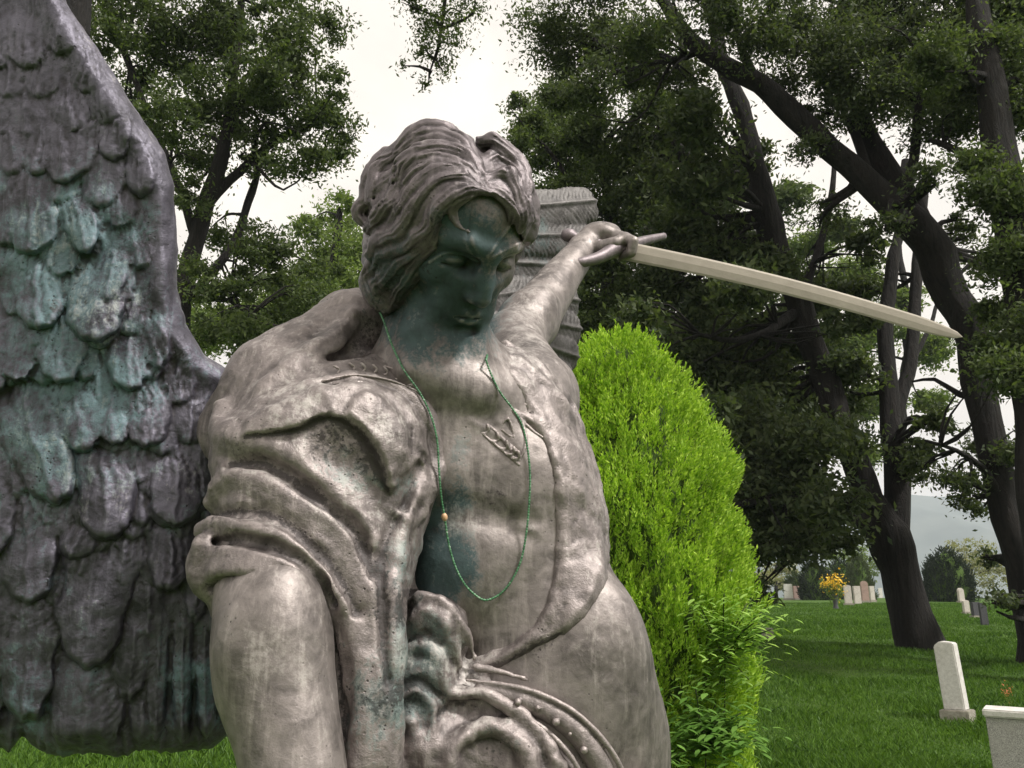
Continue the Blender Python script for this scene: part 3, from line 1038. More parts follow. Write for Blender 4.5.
def strokes(V, N, rows_list, bv):
    """push the surface in or out along thin traced lines: rows (px, py, r px), amount in metres"""
    disp = np.zeros(len(V))
    x, y = pix(V)
    for rows, amt in rows_list:
        p = densify(rows, 3)
        bb = (x > p[:, 0].min() - 12) & (x < p[:, 0].max() + 12) & (y > p[:, 1].min() - 12) & (y < p[:, 1].max() + 12) & (N[:, 2] < .15)
        ii = np.where(bb)[0]
        if not len(ii):
            continue
        best = np.full(len(ii), 1e9)
        for j in range(len(p) - 1):
            a, b = p[j], p[j + 1]
            e = b[:2] - a[:2]; t = np.clip(((x[ii] - a[0]) * e[0] + (y[ii] - a[1]) * e[1]) / (e @ e + 1e-9), 0, 1)
            dd = np.hypot(x[ii] - a[0] - t * e[0], y[ii] - a[1] - t * e[1]) / (a[2] + (b[2] - a[2]) * t)
            best = np.minimum(best, dd)
        disp[ii] += amt * np.exp(-best ** 2 * 1.6)
    return disp


def emit(name, sdf, h, mat, patina, disp=None, label=None, parent=None, noise_amp=.0012, bloom_light=(), oxide_shade=(), warp=0, wf=30, fold_shade=()):
    lo, hi = sdf.bounds()
    V, Qd = surface_nets(sdf, lo, hi, h)
    N = vnormals(V, Qd)
    g = sdf.eval(V + N * h) - sdf.eval(V - N * h)
    if np.mean(g) < 0:
        Qd = Qd[:, ::-1]; N = -N
    _STORE[name] = (V, Qd, N)
    d = fbm(V, 45, 3, 3) * noise_amp + fbm(V, 12, 9, 2) * noise_amp * 1.5
    if disp is not None:
        d = d + disp(V, N)
    V2 = V + N * d[:, None]
    if warp:
        V2 = V2 + warp * np.stack([vnoise(V, wf, 31) + .4 * vnoise(V, wf * 2.3, 34), vnoise(V, wf, 32) + .4 * vnoise(V, wf * 2.3, 35), .6 * vnoise(V, wf, 33)], 1)
    pat = patina(V, N) if patina is not None else np.zeros(len(V))
    Qw = Qd[:, ::-1]                                    # the working axes are left-handed
    o = mesh_obj(name, to_world(V2) - STAT_ORIGIN, np.ascontiguousarray(Qw), mat, parent or T, attrs={'patina': pat, 'bloom_light': spots(V, bloom_light) + .30 * np.clip((N @ BASIS)[:, 2], -.4, 1), 'oxide_shade': spots(V, oxide_shade) + (np.minimum(1.6 * strokes(V, N, fold_shade, None), .85) if fold_shade else 0)})  # upward faces lightened, fold lines darkened: light and shade painted in
    if label:
        o['label'] = label
    print(name, len(V))
    return o


HF = 1.0
def chest_disp(V, N):
    return strokes(V, N, [
        ([(472, 205, 1.5), (470, 220, 2), (468, 240, 2), (476, 255, 1.5)], -.0012),
        ([(511, 226, 1.5), (503, 236, 1.5), (494, 248, 1.5), (488, 258, 1.5)], .0018),
        ([(484, 262, 1.2), (480, 258, 1.2), (470, 255, 1.0)], .0008),
        ([(430, 262, 2), (446, 253, 2), (462, 254, 2), (478, 261, 2)], .0022),
        ([(492, 258, 1.5), (506, 250, 1.5), (522, 242, 1.5)], .0016),
        ([(420, 290, 5), (428, 305, 6), (440, 318, 5)], -.0015),
        ([(546, 500, 5), (552, 540, 6), (548, 580, 5)], -.0012),
        ([(470, 420, 5), (500, 436, 5)], .001),
        ([(491, 372, 2), (493, 384, 2), (498, 394, 2)], .001),
    ], None)


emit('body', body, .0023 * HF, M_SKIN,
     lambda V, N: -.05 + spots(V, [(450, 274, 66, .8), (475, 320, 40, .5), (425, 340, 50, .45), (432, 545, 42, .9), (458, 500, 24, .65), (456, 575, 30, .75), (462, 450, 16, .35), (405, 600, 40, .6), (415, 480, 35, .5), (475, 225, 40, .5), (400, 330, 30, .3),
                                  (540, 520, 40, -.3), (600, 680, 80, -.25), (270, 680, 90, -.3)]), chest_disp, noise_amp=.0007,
     bloom_light=[(455, 520, 24, .55), (460, 450, 18, .3), (440, 600, 30, .35), (290, 670, 50, .30), (250, 640, 25, .25), (600, 650, 50, .30), (500, 400, 40, .2), (560, 500, 30, .2), (530, 315, 30, .25), (430, 300, 24, .12)],  # chalky patches; arm and belly highlights painted in as well
     oxide_shade=[(490, 497, 16, .55), (430, 268, 22, .3), (462, 268, 16, .3), (395, 310, 20, .3), (492, 545, 14, .2), (535, 650, 18, .4)])  # black patches; shade of the hollow under the hem painted in too


def robe_pat(V, N):
    return -.02 + spots(V, [(345, 460, 36, .55), (385, 500, 30, .35), (405, 560, 40, .45), (390, 690, 60, .5), (408, 490, 24, .4), (300, 400, 80, -.3), (260, 540, 60, -.2), (575, 480, 90, -.3),
                            (432, 640, 34, .7), (420, 700, 34, .45), (360, 330, 22, .3), (500, 740, 24, .4), (330, 740, 30, .3)])


RBLOOM_LIGHT = [(300, 415, 40, .35), (390, 430, 26, .4), (340, 505, 40, .3), (395, 520, 26, .35), (250, 485, 26, .25), (455, 660, 26, .45), (430, 620, 20, .3), (400, 660, 30, .3), (480, 700, 30, .3), (520, 380, 40, .25), (590, 520, 40, .25)]  # chalky patches, with pale highlights of the folds painted in
FOLD_SHADE = [([(232, 466, 5), (262, 464, 6), (289, 478, 7), (322, 503, 7), (355, 532, 7), (372, 575, 5)], .5), ([(212, 516, 5), (248, 512, 6), (284, 522, 6), (311, 545, 6), (338, 575, 5), (356, 612, 4)], .5),  # shade of the fold grooves, painted dark along each line
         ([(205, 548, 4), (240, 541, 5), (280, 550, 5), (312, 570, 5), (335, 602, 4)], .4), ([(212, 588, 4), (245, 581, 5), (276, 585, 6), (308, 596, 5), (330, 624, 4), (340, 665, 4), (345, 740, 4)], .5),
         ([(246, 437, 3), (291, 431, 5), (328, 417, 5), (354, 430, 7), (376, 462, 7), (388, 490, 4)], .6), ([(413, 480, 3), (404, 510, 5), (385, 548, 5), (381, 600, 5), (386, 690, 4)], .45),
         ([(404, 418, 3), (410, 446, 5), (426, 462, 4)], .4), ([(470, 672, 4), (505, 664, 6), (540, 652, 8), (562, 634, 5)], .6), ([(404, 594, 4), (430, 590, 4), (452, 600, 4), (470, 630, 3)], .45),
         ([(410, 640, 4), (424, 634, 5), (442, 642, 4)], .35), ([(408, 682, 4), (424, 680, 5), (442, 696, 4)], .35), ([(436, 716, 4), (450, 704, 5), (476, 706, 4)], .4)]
ROX_SHADE = [(330, 440, 22, .55), (364, 462, 20, .5), (312, 492, 16, .35), (240, 455, 18, .35), (372, 560, 22, .45), (330, 545, 16, .35), (372, 335, 20, .6), (362, 352, 16, .5), (385, 600, 26, .45), (380, 700, 34, .5), (404, 690, 20, .4),
       (215, 590, 20, .4), (538, 652, 22, .6), (430, 690, 26, .35), (500, 750, 24, .45), (405, 610, 20, .5), (228, 560, 14, .3)]  # blackened patches, some of them painted shade in the hollows


def pits(V, N):
    v = vnoise(V, 260, 21)
    return -.0016 * sstep(.55, .8, v) * sstep(-.1, .3, vnoise(V, 18, 5))


def wrinkles(V, N):
    q = V + .012 * np.stack([vnoise(V, 20, 61), vnoise(V, 20, 62), vnoise(V, 20, 63)], 1)
    # creases run down and to the right, like the big folds of the sleeve
    a = q @ np.array([.45, .85, .2]); b = q @ np.array([.85, -.45, .0])
    r = 1 - np.abs(vnoise(np.stack([a * 4.2, b * 1.3, q[:, 2] * 1.3], 1), 16, 64)) * 2
    return pits(V, N) + .0022 * np.clip(r, -1, 1) * (.4 + .6 * vnoise(V, 9, 65))


emit('robe', robe, .0030 * HF, M_ROBE, robe_pat, wrinkles, noise_amp=.0014, bloom_light=RBLOOM_LIGHT, oxide_shade=ROX_SHADE, warp=.0016, fold_shade=FOLD_SHADE)
emit('torso_drape', robe2, .0036 * HF, M_ROBE, robe_pat, wrinkles, noise_amp=.0022, bloom_light=RBLOOM_LIGHT, oxide_shade=ROX_SHADE, warp=.0022, wf=30, fold_shade=FOLD_SHADE)
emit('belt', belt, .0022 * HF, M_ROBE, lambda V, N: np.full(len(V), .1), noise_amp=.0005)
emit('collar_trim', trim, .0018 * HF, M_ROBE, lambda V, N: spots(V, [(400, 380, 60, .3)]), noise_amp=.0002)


def hair_disp(V, N):
    """fine strands running along the nearest lock"""
    x, y = pix(V)
    best = np.full(len(V), 1e9); off = np.zeros(len(V)); sid = np.zeros(len(V))
    for k, rows in enumerate(HR):
        p = densify(rows, 5)
        for j in range(len(p) - 1):
            a, b = p[j], p[j + 1]
            e = b[:2] - a[:2]; L = math.hypot(*e) + 1e-9
            wx, wy = x - a[0], y - a[1]
            t = np.clip((wx * e[0] + wy * e[1]) / L / L, 0, 1)
            d = np.hypot(wx - t * e[0], wy - t * e[1])
            m = d < best
            best[m] = d[m]; off[m] = ((wx * e[1] - wy * e[0]) / L)[m]; sid[m] = k
    w = np.sin(off * 1.15 + sid * 1.7 + 1.6 * vnoise(V, 40, 4)) + .5 * np.sin(off * 1.9 + sid + 1.5 * vnoise(V, 60, 5))
    w = np.where((best < 14) & (N[:, 2] < .2), w, np.sin(V[:, 0] * 700 + 8 * vnoise(V, 25, 8)) * .6)
    return .00075 * w * (.5 + .5 * vnoise(V, 35, 9))


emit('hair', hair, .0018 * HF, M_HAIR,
     lambda V, N: -.15 + spots(V, [(400, 285, 50, .75), (385, 250, 30, .3), (440, 220, 26, .5), (515, 225, 18, .4), (430, 150, 60, -.15)]), hair_disp, noise_amp=.0009, warp=.0042, wf=38,
     bloom_light=[(400, 215, 26, .3), (470, 190, 24, .3), (430, 150, 30, .15)], oxide_shade=[(402, 205, 14, .5), (418, 168, 10, .4), (436, 222, 12, .5), (395, 300, 22, .45), (385, 270, 16, .3), (518, 220, 10, .5), (375, 185, 10, .3)])


def wing_disp(V, N):
    x, y = pix(V)
    h, win, u, v = feather_height(x, y, True)
    sel = (win >= 0) & (N[:, 2] < .1)
    w = np.where(sel, win, 0)
    hw = np.array([f[4] for f in FE])[w]; L = np.array([math.hypot(f[2] - f[0], f[3] - f[1]) for f in FE])[w]
    quill = np.exp(-(u / .09) ** 2) * .0026 * sstep(-.1, .2, v)
    side = (v * L + np.abs(u) * hw * 1.1 + 5 * vnoise(V, 40, 3))
    barb = np.sin(side * 2 * math.pi / 9.5 + w + 3 * vnoise(V, 60, 8)) * .0005 + np.sin(np.arctan2(u * hw, (v + .75) * L) * (48 + w % 17) + w + 2.5 * vnoise(V, 30, 6)) * .0010
    am = .25 + .75 * np.clip(vnoise(V, 28, 77) * 1.2 + .5, 0, 1)
    out = np.where(sel, quill + barb * am * sstep(1.02, .75, np.abs(u)), 0)
    return out + fbm(V, 20, 40, 3) * .0020 + pits(V, N)


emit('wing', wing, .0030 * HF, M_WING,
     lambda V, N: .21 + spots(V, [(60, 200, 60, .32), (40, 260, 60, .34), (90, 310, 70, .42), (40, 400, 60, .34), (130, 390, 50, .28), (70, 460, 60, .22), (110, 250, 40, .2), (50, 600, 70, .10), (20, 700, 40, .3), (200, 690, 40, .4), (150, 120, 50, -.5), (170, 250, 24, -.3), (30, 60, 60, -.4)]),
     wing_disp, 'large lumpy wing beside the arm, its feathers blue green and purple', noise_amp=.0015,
     bloom_light=[(60, 230, 60, .3), (100, 320, 50, .35), (40, 450, 60, .25), (100, 500, 50, .15), (60, 620, 60, .15), (185, 480, 30, .2)],
     oxide_shade=[(60, 310, 14, .4), (90, 205, 8, .6), (150, 350, 30, .3), (190, 600, 36, .35), (40, 345, 16, .3)])


def far_disp(V, N):
    best = np.full(len(V), 1e9); out = np.zeros(len(V))
    for i, f in enumerate(farf):
        q = f.local(V); v = f(V); m = v < best
        best[m] = v[m]
        qx = q[m, 0] / f.hw
        barb = np.sin((q[m, 1] - np.abs(q[m, 0]) * .9) * 2 * math.pi / .013 + 4.5 * vnoise(V[m], 30, i)) * .0008 * (1 + 1.5 * vnoise(V[m], 60, 9)) * sstep(.1, .35, np.abs(qx))
        out[m] = barb + np.exp(-(qx / .10) ** 2) * .006
    return out


emit('wing', fwing, .0042 * HF, M_FARWING, lambda V, N: .1 + spots(V, [(540, 230, 40, .4), (560, 195, 30, -.3)]), far_disp, 'grey far wing of layered feathers behind the raised arm', noise_amp=.001)


def tube(pts, rad, sides=10, caps=True):
    """swept tube through world points"""
    pts = np.asarray(pts, float); n = len(pts); rad = np.broadcast_to(rad, (n,)).astype(float)
    tg = np.gradient(pts, axis=0); tg /= np.linalg.norm(tg, axis=1, keepdims=True) + 1e-12
    ref = np.array([0.0, 0, 1]) if abs(tg[0][2]) < .9 else np.array([1.0, 0, 0])
    V = []
    nrm = np.cross(tg[0], ref); nrm /= np.linalg.norm(nrm)
    a = np.linspace(0, 2 * math.pi, sides, endpoint=False)
    for i in range(n):
        nrm = nrm - nrm @ tg[i] * tg[i]; nrm /= np.linalg.norm(nrm) + 1e-12
        bi = np.cross(tg[i], nrm)
        V.append(pts[i] + rad[i] * (np.cos(a)[:, None] * nrm + np.sin(a)[:, None] * bi))
    V = np.concatenate(V)
    Fq = [(i * sides + j, i * sides + (j + 1) % sides, (i + 1) * sides + (j + 1) % sides, (i + 1) * sides + j) for i in range(n - 1) for j in range(sides)]
    if caps:
        Fq += [tuple(range(sides))[::-1], tuple((n - 1) * sides + j for j in range(sides))]
    return V, Fq


if True:
    # ---------------- sword, held in the raised hand
    SO = at_world(618, 246, 1.625)
    sw = empty('sword', SO, 'long pale tapering sword held out to the right by the raised hand', 'sword')
    a_, b_ = at_world(616, 248, 1.625), at_world(963, 336, 1.53)
    ax = b_ - a_; L = np.linalg.norm(ax); ax /= L
    upv = np.cross(ax, np.array([0, 1.0, 0.15])); upv /= np.linalg.norm(upv)
    if upv[2] < 0:
        upv = -upv
    th_ = np.cross(ax, upv)
    V, Fq = [], []
    nS = 60
    for i in range(nS + 1):
        t = i / nS
        hw = .0205 * (1 - .28 * t) * (1 if t < .86 else math.sqrt(max(0, 1 - ((t - .86) / .14) ** 1.7)) * .98 + .02)
        c = a_ + ax * L * t + upv * (.012 * math.sin(math.pi * t) - 0.002)
        k = .0030 * (1 - .4 * t)
        for u_, v_ in ((-1, 0), (-.78, .55), (0, 1), (.78, .55), (1, 0), (.78, -.55), (0, -1), (-.78, -.55)):
            V.append(c + upv * hw * u_ + th_ * k * v_ * (hw / .0205) ** .5 - SO)
    for i in range(nS):
        for j in range(8):
            Fq.append((i * 8 + j, i * 8 + (j + 1) % 8, (i + 1) * 8 + (j + 1) % 8, (i + 1) * 8 + j))
    Fq += [tuple(range(8))[::-1], tuple(nS * 8 + j for j in range(8))]
    mesh_obj('blade', V, Fq, M_BLADE, sw, smooth=False)
    gd = densify([(573, 262, 1.555, .007), (583, 262, 1.56, .0105), (600, 257, 1.585, .0125), (617, 248, 1.62, .0165), (630, 245, 1.65, .0135), (648, 240, 1.69, .0105), (664, 236, 1.73, .0075)], 2)
    V, Fq = tube([at_world(a, b, c) for a, b, c, _ in gd], [q[3] for q in gd], 14)
    mesh_obj('guard', V - SO, Fq, M_HAIR, sw)
    V, Fq = tube([at_world(562, 233.5, 1.657), at_world(566, 234.6, 1.655), at_world(571, 236, 1.653), at_world(576, 237.5, 1.652), at_world(614, 247.5, 1.627)], [.008, .014, .015, .0098, .0098], 14)
    mesh_obj('grip', V - SO, Fq, M_HAIR, sw)

    # ---------------- cord necklace hanging over collar and chest
    rows = [(377, 306), (384, 322), (392, 345), (404, 370), (420, 393), (431, 416), (437, 440), (439, 470), (441, 495), (445, 520), (449, 545), (456, 568), (466, 586), (478, 597), (487, 600),
            (500, 594), (512, 580), (521, 560), (526, 535), (529, 505), (530, 478), (528, 452), (522, 425), (512, 408), (500, 392), (491, 374), (486, 360)]
    p = densify(rows, 2.0)
    allsd = lambda Q: np.minimum(np.minimum(body.eval(Q), robe.eval(Q)), np.minimum(robe2.eval(Q), trim.eval(Q)))
    t = fill(trace(allsd, p[:, :2]))
    # a hanging cord bridges hollows: never deeper than the line between its contact points
    for _ in range(60):
        sm = np.convolve(np.pad(t, 4, 'edge'), np.ones(9) / 9, 'valid')
        t = np.minimum(t, sm)
    t = t - .0028
    W = np.array([at_world(a, b, d) for (a, b), d in zip(p, t)])
    # back over the nape, inside the collar
    e_ = from_world(W[-1:])[0]; st_ = from_world(W[:1])[0]
    loop = np.array([e_, e_ + [.000, .012, .030], P(478, 336, 1.06), P(456, 318, 1.135), P(425, 306, 1.15), P(398, 300, 1.10), st_ + [.0, .006, .030], st_])
    W = np.vstack([W, to_world(densify(loop * 1000.0, 6)[1:] / 1000.0)])
    s_ = np.concatenate([[0], np.cumsum(np.linalg.norm(np.diff(W, axis=0), axis=1))])
    ss = np.arange(0, s_[-1], .0011)
    W = np.stack([np.interp(ss, s_, W[:, k]) for k in range(3)], 1)
    rad = .00125 + .00045 * np.cos(ss / .0034 * 2 * math.pi)
    NO = W[0].copy()
    nk = empty('necklace', NO, 'thin green beaded cord necklace hanging round the bronze neck', 'necklace')
    m, nt, b = new_mat('green_beads')
    tc = nd(nt, 'ShaderNodeTexCoord').outputs['Object']
    nt.links.new(ramp(nt, noise(nt, tc, 260, 2), [(.35, (.03, .11, .05)), (.6, (.10, .26, .13)), (.75, (.35, .45, .35))]), b.inputs['Base Color'])
    b.inputs['Roughness'].default_value = .3
    V, Fq = tube(W, rad, 8)
    mesh_obj('cord', V - NO, Fq, m, nk)
    ib = int(np.argmin(np.hypot(*(np.array(pix(from_world(W))) - np.array([[443.5], [517]])))))
    m2, nt, b = new_mat('pale_bead')
    b.inputs['Base Color'].default_value = (.62, .38, .22, 1); b.inputs['Roughness'].default_value = .35
    V, Fq = tube(W[ib - 5:ib + 6] , [.0006, .0018, .0028, .0034, .0036, .0037, .0036, .0034, .0028, .0018, .0006], 12)
    mesh_obj('bead', V - NO, Fq, m2, nk, smooth=True)

    # ---------------- plinth under the figure
    m, nt, b = new_mat('plinth_stone')
    tc = nd(nt, 'ShaderNodeTexCoord').outputs['Object']
    nt.links.new(ramp(nt, noise(nt, tc, 90, 6), [(.3, (.16, .155, .15)), (.7, (.36, .35, .33))]), b.inputs['Base Color'])
    b.inputs['Roughness'].default_value = .7
    PX, PY = STAT_ORIGIN[0], STAT_ORIGIN[1] + .02
    ps = SDF()
    ps.add(Box((PX, PY, .56), (.40, .36, .05), rnd=.02), 0)
    ps.add(Box((PX, PY, .30), (.34, .30, .24), rnd=.01), 0)
    ps.add(Box((PX, PY, .06), (.44, .40, .12), rnd=.015), 0)
    V, Qd = surface_nets(ps, (PX - .46, PY - .42, -.08), (PX + .46, PY + .42, .63), .02)
    o = mesh_obj('stone_plinth', V - np.array([PX, PY, 0]), Qd, m)
    o.location = (PX, PY, 0)
    tag(o, 'stepped grey granite plinth under the bronze angel', 'plinth')
# =================================================================== GROUND AND SKY
def gz(y):
    return 1.25 * (1 - np.exp(-np.maximum(np.asarray(y, float) - 6, 0) / 24))


def gnoise(x, y):
    q = np.stack([np.asarray(x, float), np.asarray(y, float), np.zeros(np.size(x))], -1).reshape(-1, 3)
    return vnoise(q, .35, 71) * .03 + vnoise(q, .09, 72) * .06 * sstep(8, 20, q[:, 1])


def ground_hit(px, py):
    """world point where the view ray through a pixel meets the ground"""
    d = P(px, py, 1.0) @ BASIS
    t = 1.0
    for _ in range(4000):
        w = CAM + d * t
        if w[2] <= gz(w[1]) + gnoise([w[0]], [w[1]])[0]:
            break
        t += .02 + t * .002
    return w


def solve_depth(world):
    return from_world(world)[2]


def height_at(px_top, py_top, base):
    """height of a thing standing at base whose top shows at py_top"""
    d = P(px_top, py_top, 1.0) @ BASIS
    t = (base[1] - CAM[1]) / d[1]
    return float((CAM + d * t)[2] - base[2])


def on_ray(px, py, y):
    """world point at distance y (metres along the ground) seen at a pixel"""
    d = P(px, py, 1.0) @ BASIS
    return CAM + d * (y / d[1])


# ground sheet, finer near the camera
ys = np.concatenate([np.linspace(-40, 4, 12), np.linspace(5, 70, 120), np.geomspace(73, 2400, 40)])
xs = np.concatenate([-np.geomspace(60, 3300, 16)[::-1], np.linspace(-55, 55, 90), np.geomspace(60, 3300, 16)])
X, Y = np.meshgrid(xs, ys)
Z = gz(Y) + gnoise(X.ravel(), Y.ravel()).reshape(X.shape) * sstep(400, 80, np.abs(Y) + np.abs(X))
Z = Z - .003 * np.clip(Y - 150, 0, 3000)
V = np.stack([X, Y, Z], -1).reshape(-1, 3)
nx_ = len(xs)
ii, jj = np.meshgrid(np.arange(len(ys) - 1), np.arange(nx_ - 1), indexing='ij')
q0 = (ii * nx_ + jj).ravel()
Fg = np.stack([q0, q0 + 1, q0 + nx_ + 1, q0 + nx_], 1)
m, nt, b = new_mat('lawn')
tc = nd(nt, 'ShaderNodeTexCoord').outputs['Object']
n1 = noise(nt, tc, .5, 5, .6); n2 = noise(nt, tc, 9, 5, .7); n3 = noise(nt, tc, 60, 3, .7)
c = ramp(nt, n2, [(.3, (.025, .060, .010)), (.55, (.065, .13, .020)), (.8, (.14, .20, .04))])
c = mixc(nt, ramp(nt, n1, [(.45, 0.0), (.7, .5)]), c, (.10, .16, .03))
c = mixc(nt, ramp(nt, n3, [(.55, 0.0), (.75, .6)]), c, (.02, .045, .008))
nt.links.new(c, b.inputs['Base Color']); b.inputs['Roughness'].default_value = .9; b.inputs['Specular IOR Level'].default_value = .15
nt.links.new(bump(nt, math_(nt, 'ADD', n2, n3), .8, .05), b.inputs['Normal'])
tag(mesh_obj('lawn', V, Fg, m), kind='structure')


def leaf_mat(name, c1, c2, trans=.35, rough=.6, scale=3.0):
    m = bpy.data.materials.new(name); m.use_nodes = True
    nt = m.node_tree
    for x in list(nt.nodes):
        nt.nodes.remove(x)
    out = nd(nt, 'ShaderNodeOutputMaterial')
    tc = nd(nt, 'ShaderNodeTexCoord').outputs['Object']
    isl = nd(nt, 'ShaderNodeNewGeometry').outputs['Random Per Island']
    f = math_(nt, 'ADD', math_(nt, 'MULTIPLY', isl, .6), math_(nt, 'MULTIPLY', noise(nt, tc, scale, 3), .5))
    col = mixc(nt, ramp(nt, f, [(.2, 0.0), (.85, 1.0)]), c1, c2)
    b = nd(nt, 'ShaderNodeBsdfPrincipled', ins={'Base Color': col, 'Roughness': rough, 'Specular IOR Level': .25})
    t = nd(nt, 'ShaderNodeBsdfTranslucent')
    nt.links.new(mixc(nt, 1.0, col, (1.25, 1.35, .55), 'MULTIPLY'), t.inputs['Color'])
    mx = nd(nt, 'ShaderNodeMixShader', ins={0: trans})
    nt.links.new(b.outputs[0], mx.inputs[1]); nt.links.new(t.outputs[0], mx.inputs[2])
    nt.links.new(mx.outputs[0], out.inputs[0])
    return m


def bark_mat(name, c1, c2, s=1.0):
    m, nt, b = new_mat(name)
    tc = nd(nt, 'ShaderNodeTexCoord').outputs['Object']
    mp = nd(nt, 'ShaderNodeMapping', ins={'Scale': (9 * s, 9 * s, 1.6 * s)}); nt.links.new(tc, mp.inputs['Vector'])
    n = noise(nt, mp.outputs[0], 1.0, 6, .7, .8)
    nt.links.new(ramp(nt, n, [(.35, c1), (.65, c2)]), b.inputs['Base Color'])
    b.inputs['Roughness'].default_value = .95
    nt.links.new(bump(nt, n, 1.0, .20), b.inputs['Normal'])
    return m


BARK = bark_mat('bark_dark', (.005, .004, .004), (.024, .019, .017))
LEAF_D = leaf_mat('leaf_dark', (.032, .052, .026), (.105, .130, .060), .42)
LEAF_M = leaf_mat('leaf_mid', (.036, .060, .024), (.120, .155, .060), .42)
LEAF_L = leaf_mat('leaf_light', (.08, .13, .035), (.20, .26, .075), .40)
LEAF_P = leaf_mat('leaf_pale', (.16, .17, .09), (.34, .33, .20), .40)


def leaf_cloud(C0, N_, size, aspect=.42, npr=None, up=0.0):
    """diamond leaves at points C0 (n,3)"""
    n = len(C0)
    r = npr
    a = r.normal(size=(n, 3)); a[:, 2] += up; a /= np.linalg.norm(a, axis=1, keepdims=True)
    b = r.normal(size=(n, 3)); b -= (b * a).sum(1)[:, None] * a; b /= np.linalg.norm(b, axis=1, keepdims=True)
    s = size * r.uniform(.6, 1.4, n)[:, None]
    c = np.cross(a, b)
    v = np.stack([C0 - a * s * .5, C0 + b * s * aspect * .5 + c * s * .06, C0 + a * s * .5, C0 - b * s * aspect * .5 + c * s * .06], 1).reshape(-1, 3)
    f = np.arange(4 * n).reshape(-1, 4)
    return v, f


def clump_points(clumps, n, npr, sub=14, flat=.55, cell=.46):
    """clumps: (centre, radius). Points gather in smaller tufts inside each clump so that light shows between."""
    w = np.array([c[1] ** 2.2 for c in clumps]); w /= w.sum()
    out = []
    for (cen, rad), ww in zip(clumps, w):
        k = int(n * ww)
        nt_ = max(4, int(sub * (rad ** 1.6)) + 4)
        d = npr.normal(size=(nt_, 3)); d /= np.linalg.norm(d, axis=1, keepdims=True)
        tc_ = cen + d * rad * (npr.uniform(.15, 1, nt_) ** .6)[:, None] * np.array([1, 1, .8])
        tr = npr.uniform(.14, cell * 1.5, nt_) * rad ** .75
        pick = npr.integers(0, nt_, k)
        q = npr.normal(size=(k, 3)) * np.array([1, 1, flat]) * .72
        out.append(tc_[pick] + q * tr[pick][:, None])
    return np.concatenate(out)


def limb(pts, sides=9, jit=.04, seed=0):
    """pts rows: world x, y, z, radius"""
    p = np.asarray(pts, float)
    L = np.linalg.norm(np.diff(p[:, :3], axis=0), axis=1).sum()
    n = max(6, int(L / .35))
    s_ = np.concatenate([[0], np.cumsum(np.linalg.norm(np.diff(p[:, :3], axis=0), axis=1))])
    e = np.vstack([2 * p[0] - p[1], p, 2 * p[-1] - p[-2]])
    out = []
    for i in range(1, len(e) - 2):
        m_ = max(2, int(n * (s_[i] - s_[i - 1]) / L))
        for t in np.linspace(0, 1, m_, endpoint=False):
            a, b_, c_, d_ = e[i - 1], e[i], e[i + 1], e[i + 2]
            out.append(.5 * ((2 * b_) + (c_ - a) * t + (2 * a - 5 * b_ + 4 * c_ - d_) * t * t + (3 * b_ - a - 3 * c_ + d_) * t ** 3))
    out.append(p[-1]); out = np.array(out)
    out[:, 3] = np.maximum(out[:, 3], .004)
    out[:, :3] += np.stack([vnoise(out[:, :3], .9, seed + k) for k in range(3)], 1) * (out[:, 3] * .35 + jit * .4)[:, None]
    V, Fq = tube(out[:, :3], out[:, 3], sides)
    q = V * np.array([2.2, 2.2, .7])
    V = V + (V - np.repeat(out[:, :3], sides, 0)) * (vnoise(q, 1.6, seed + 9) * .16 + vnoise(V * np.array([9, 9, 1.2]), 1.0, seed + 5) * .09)[:, None]
    return V, Fq, out


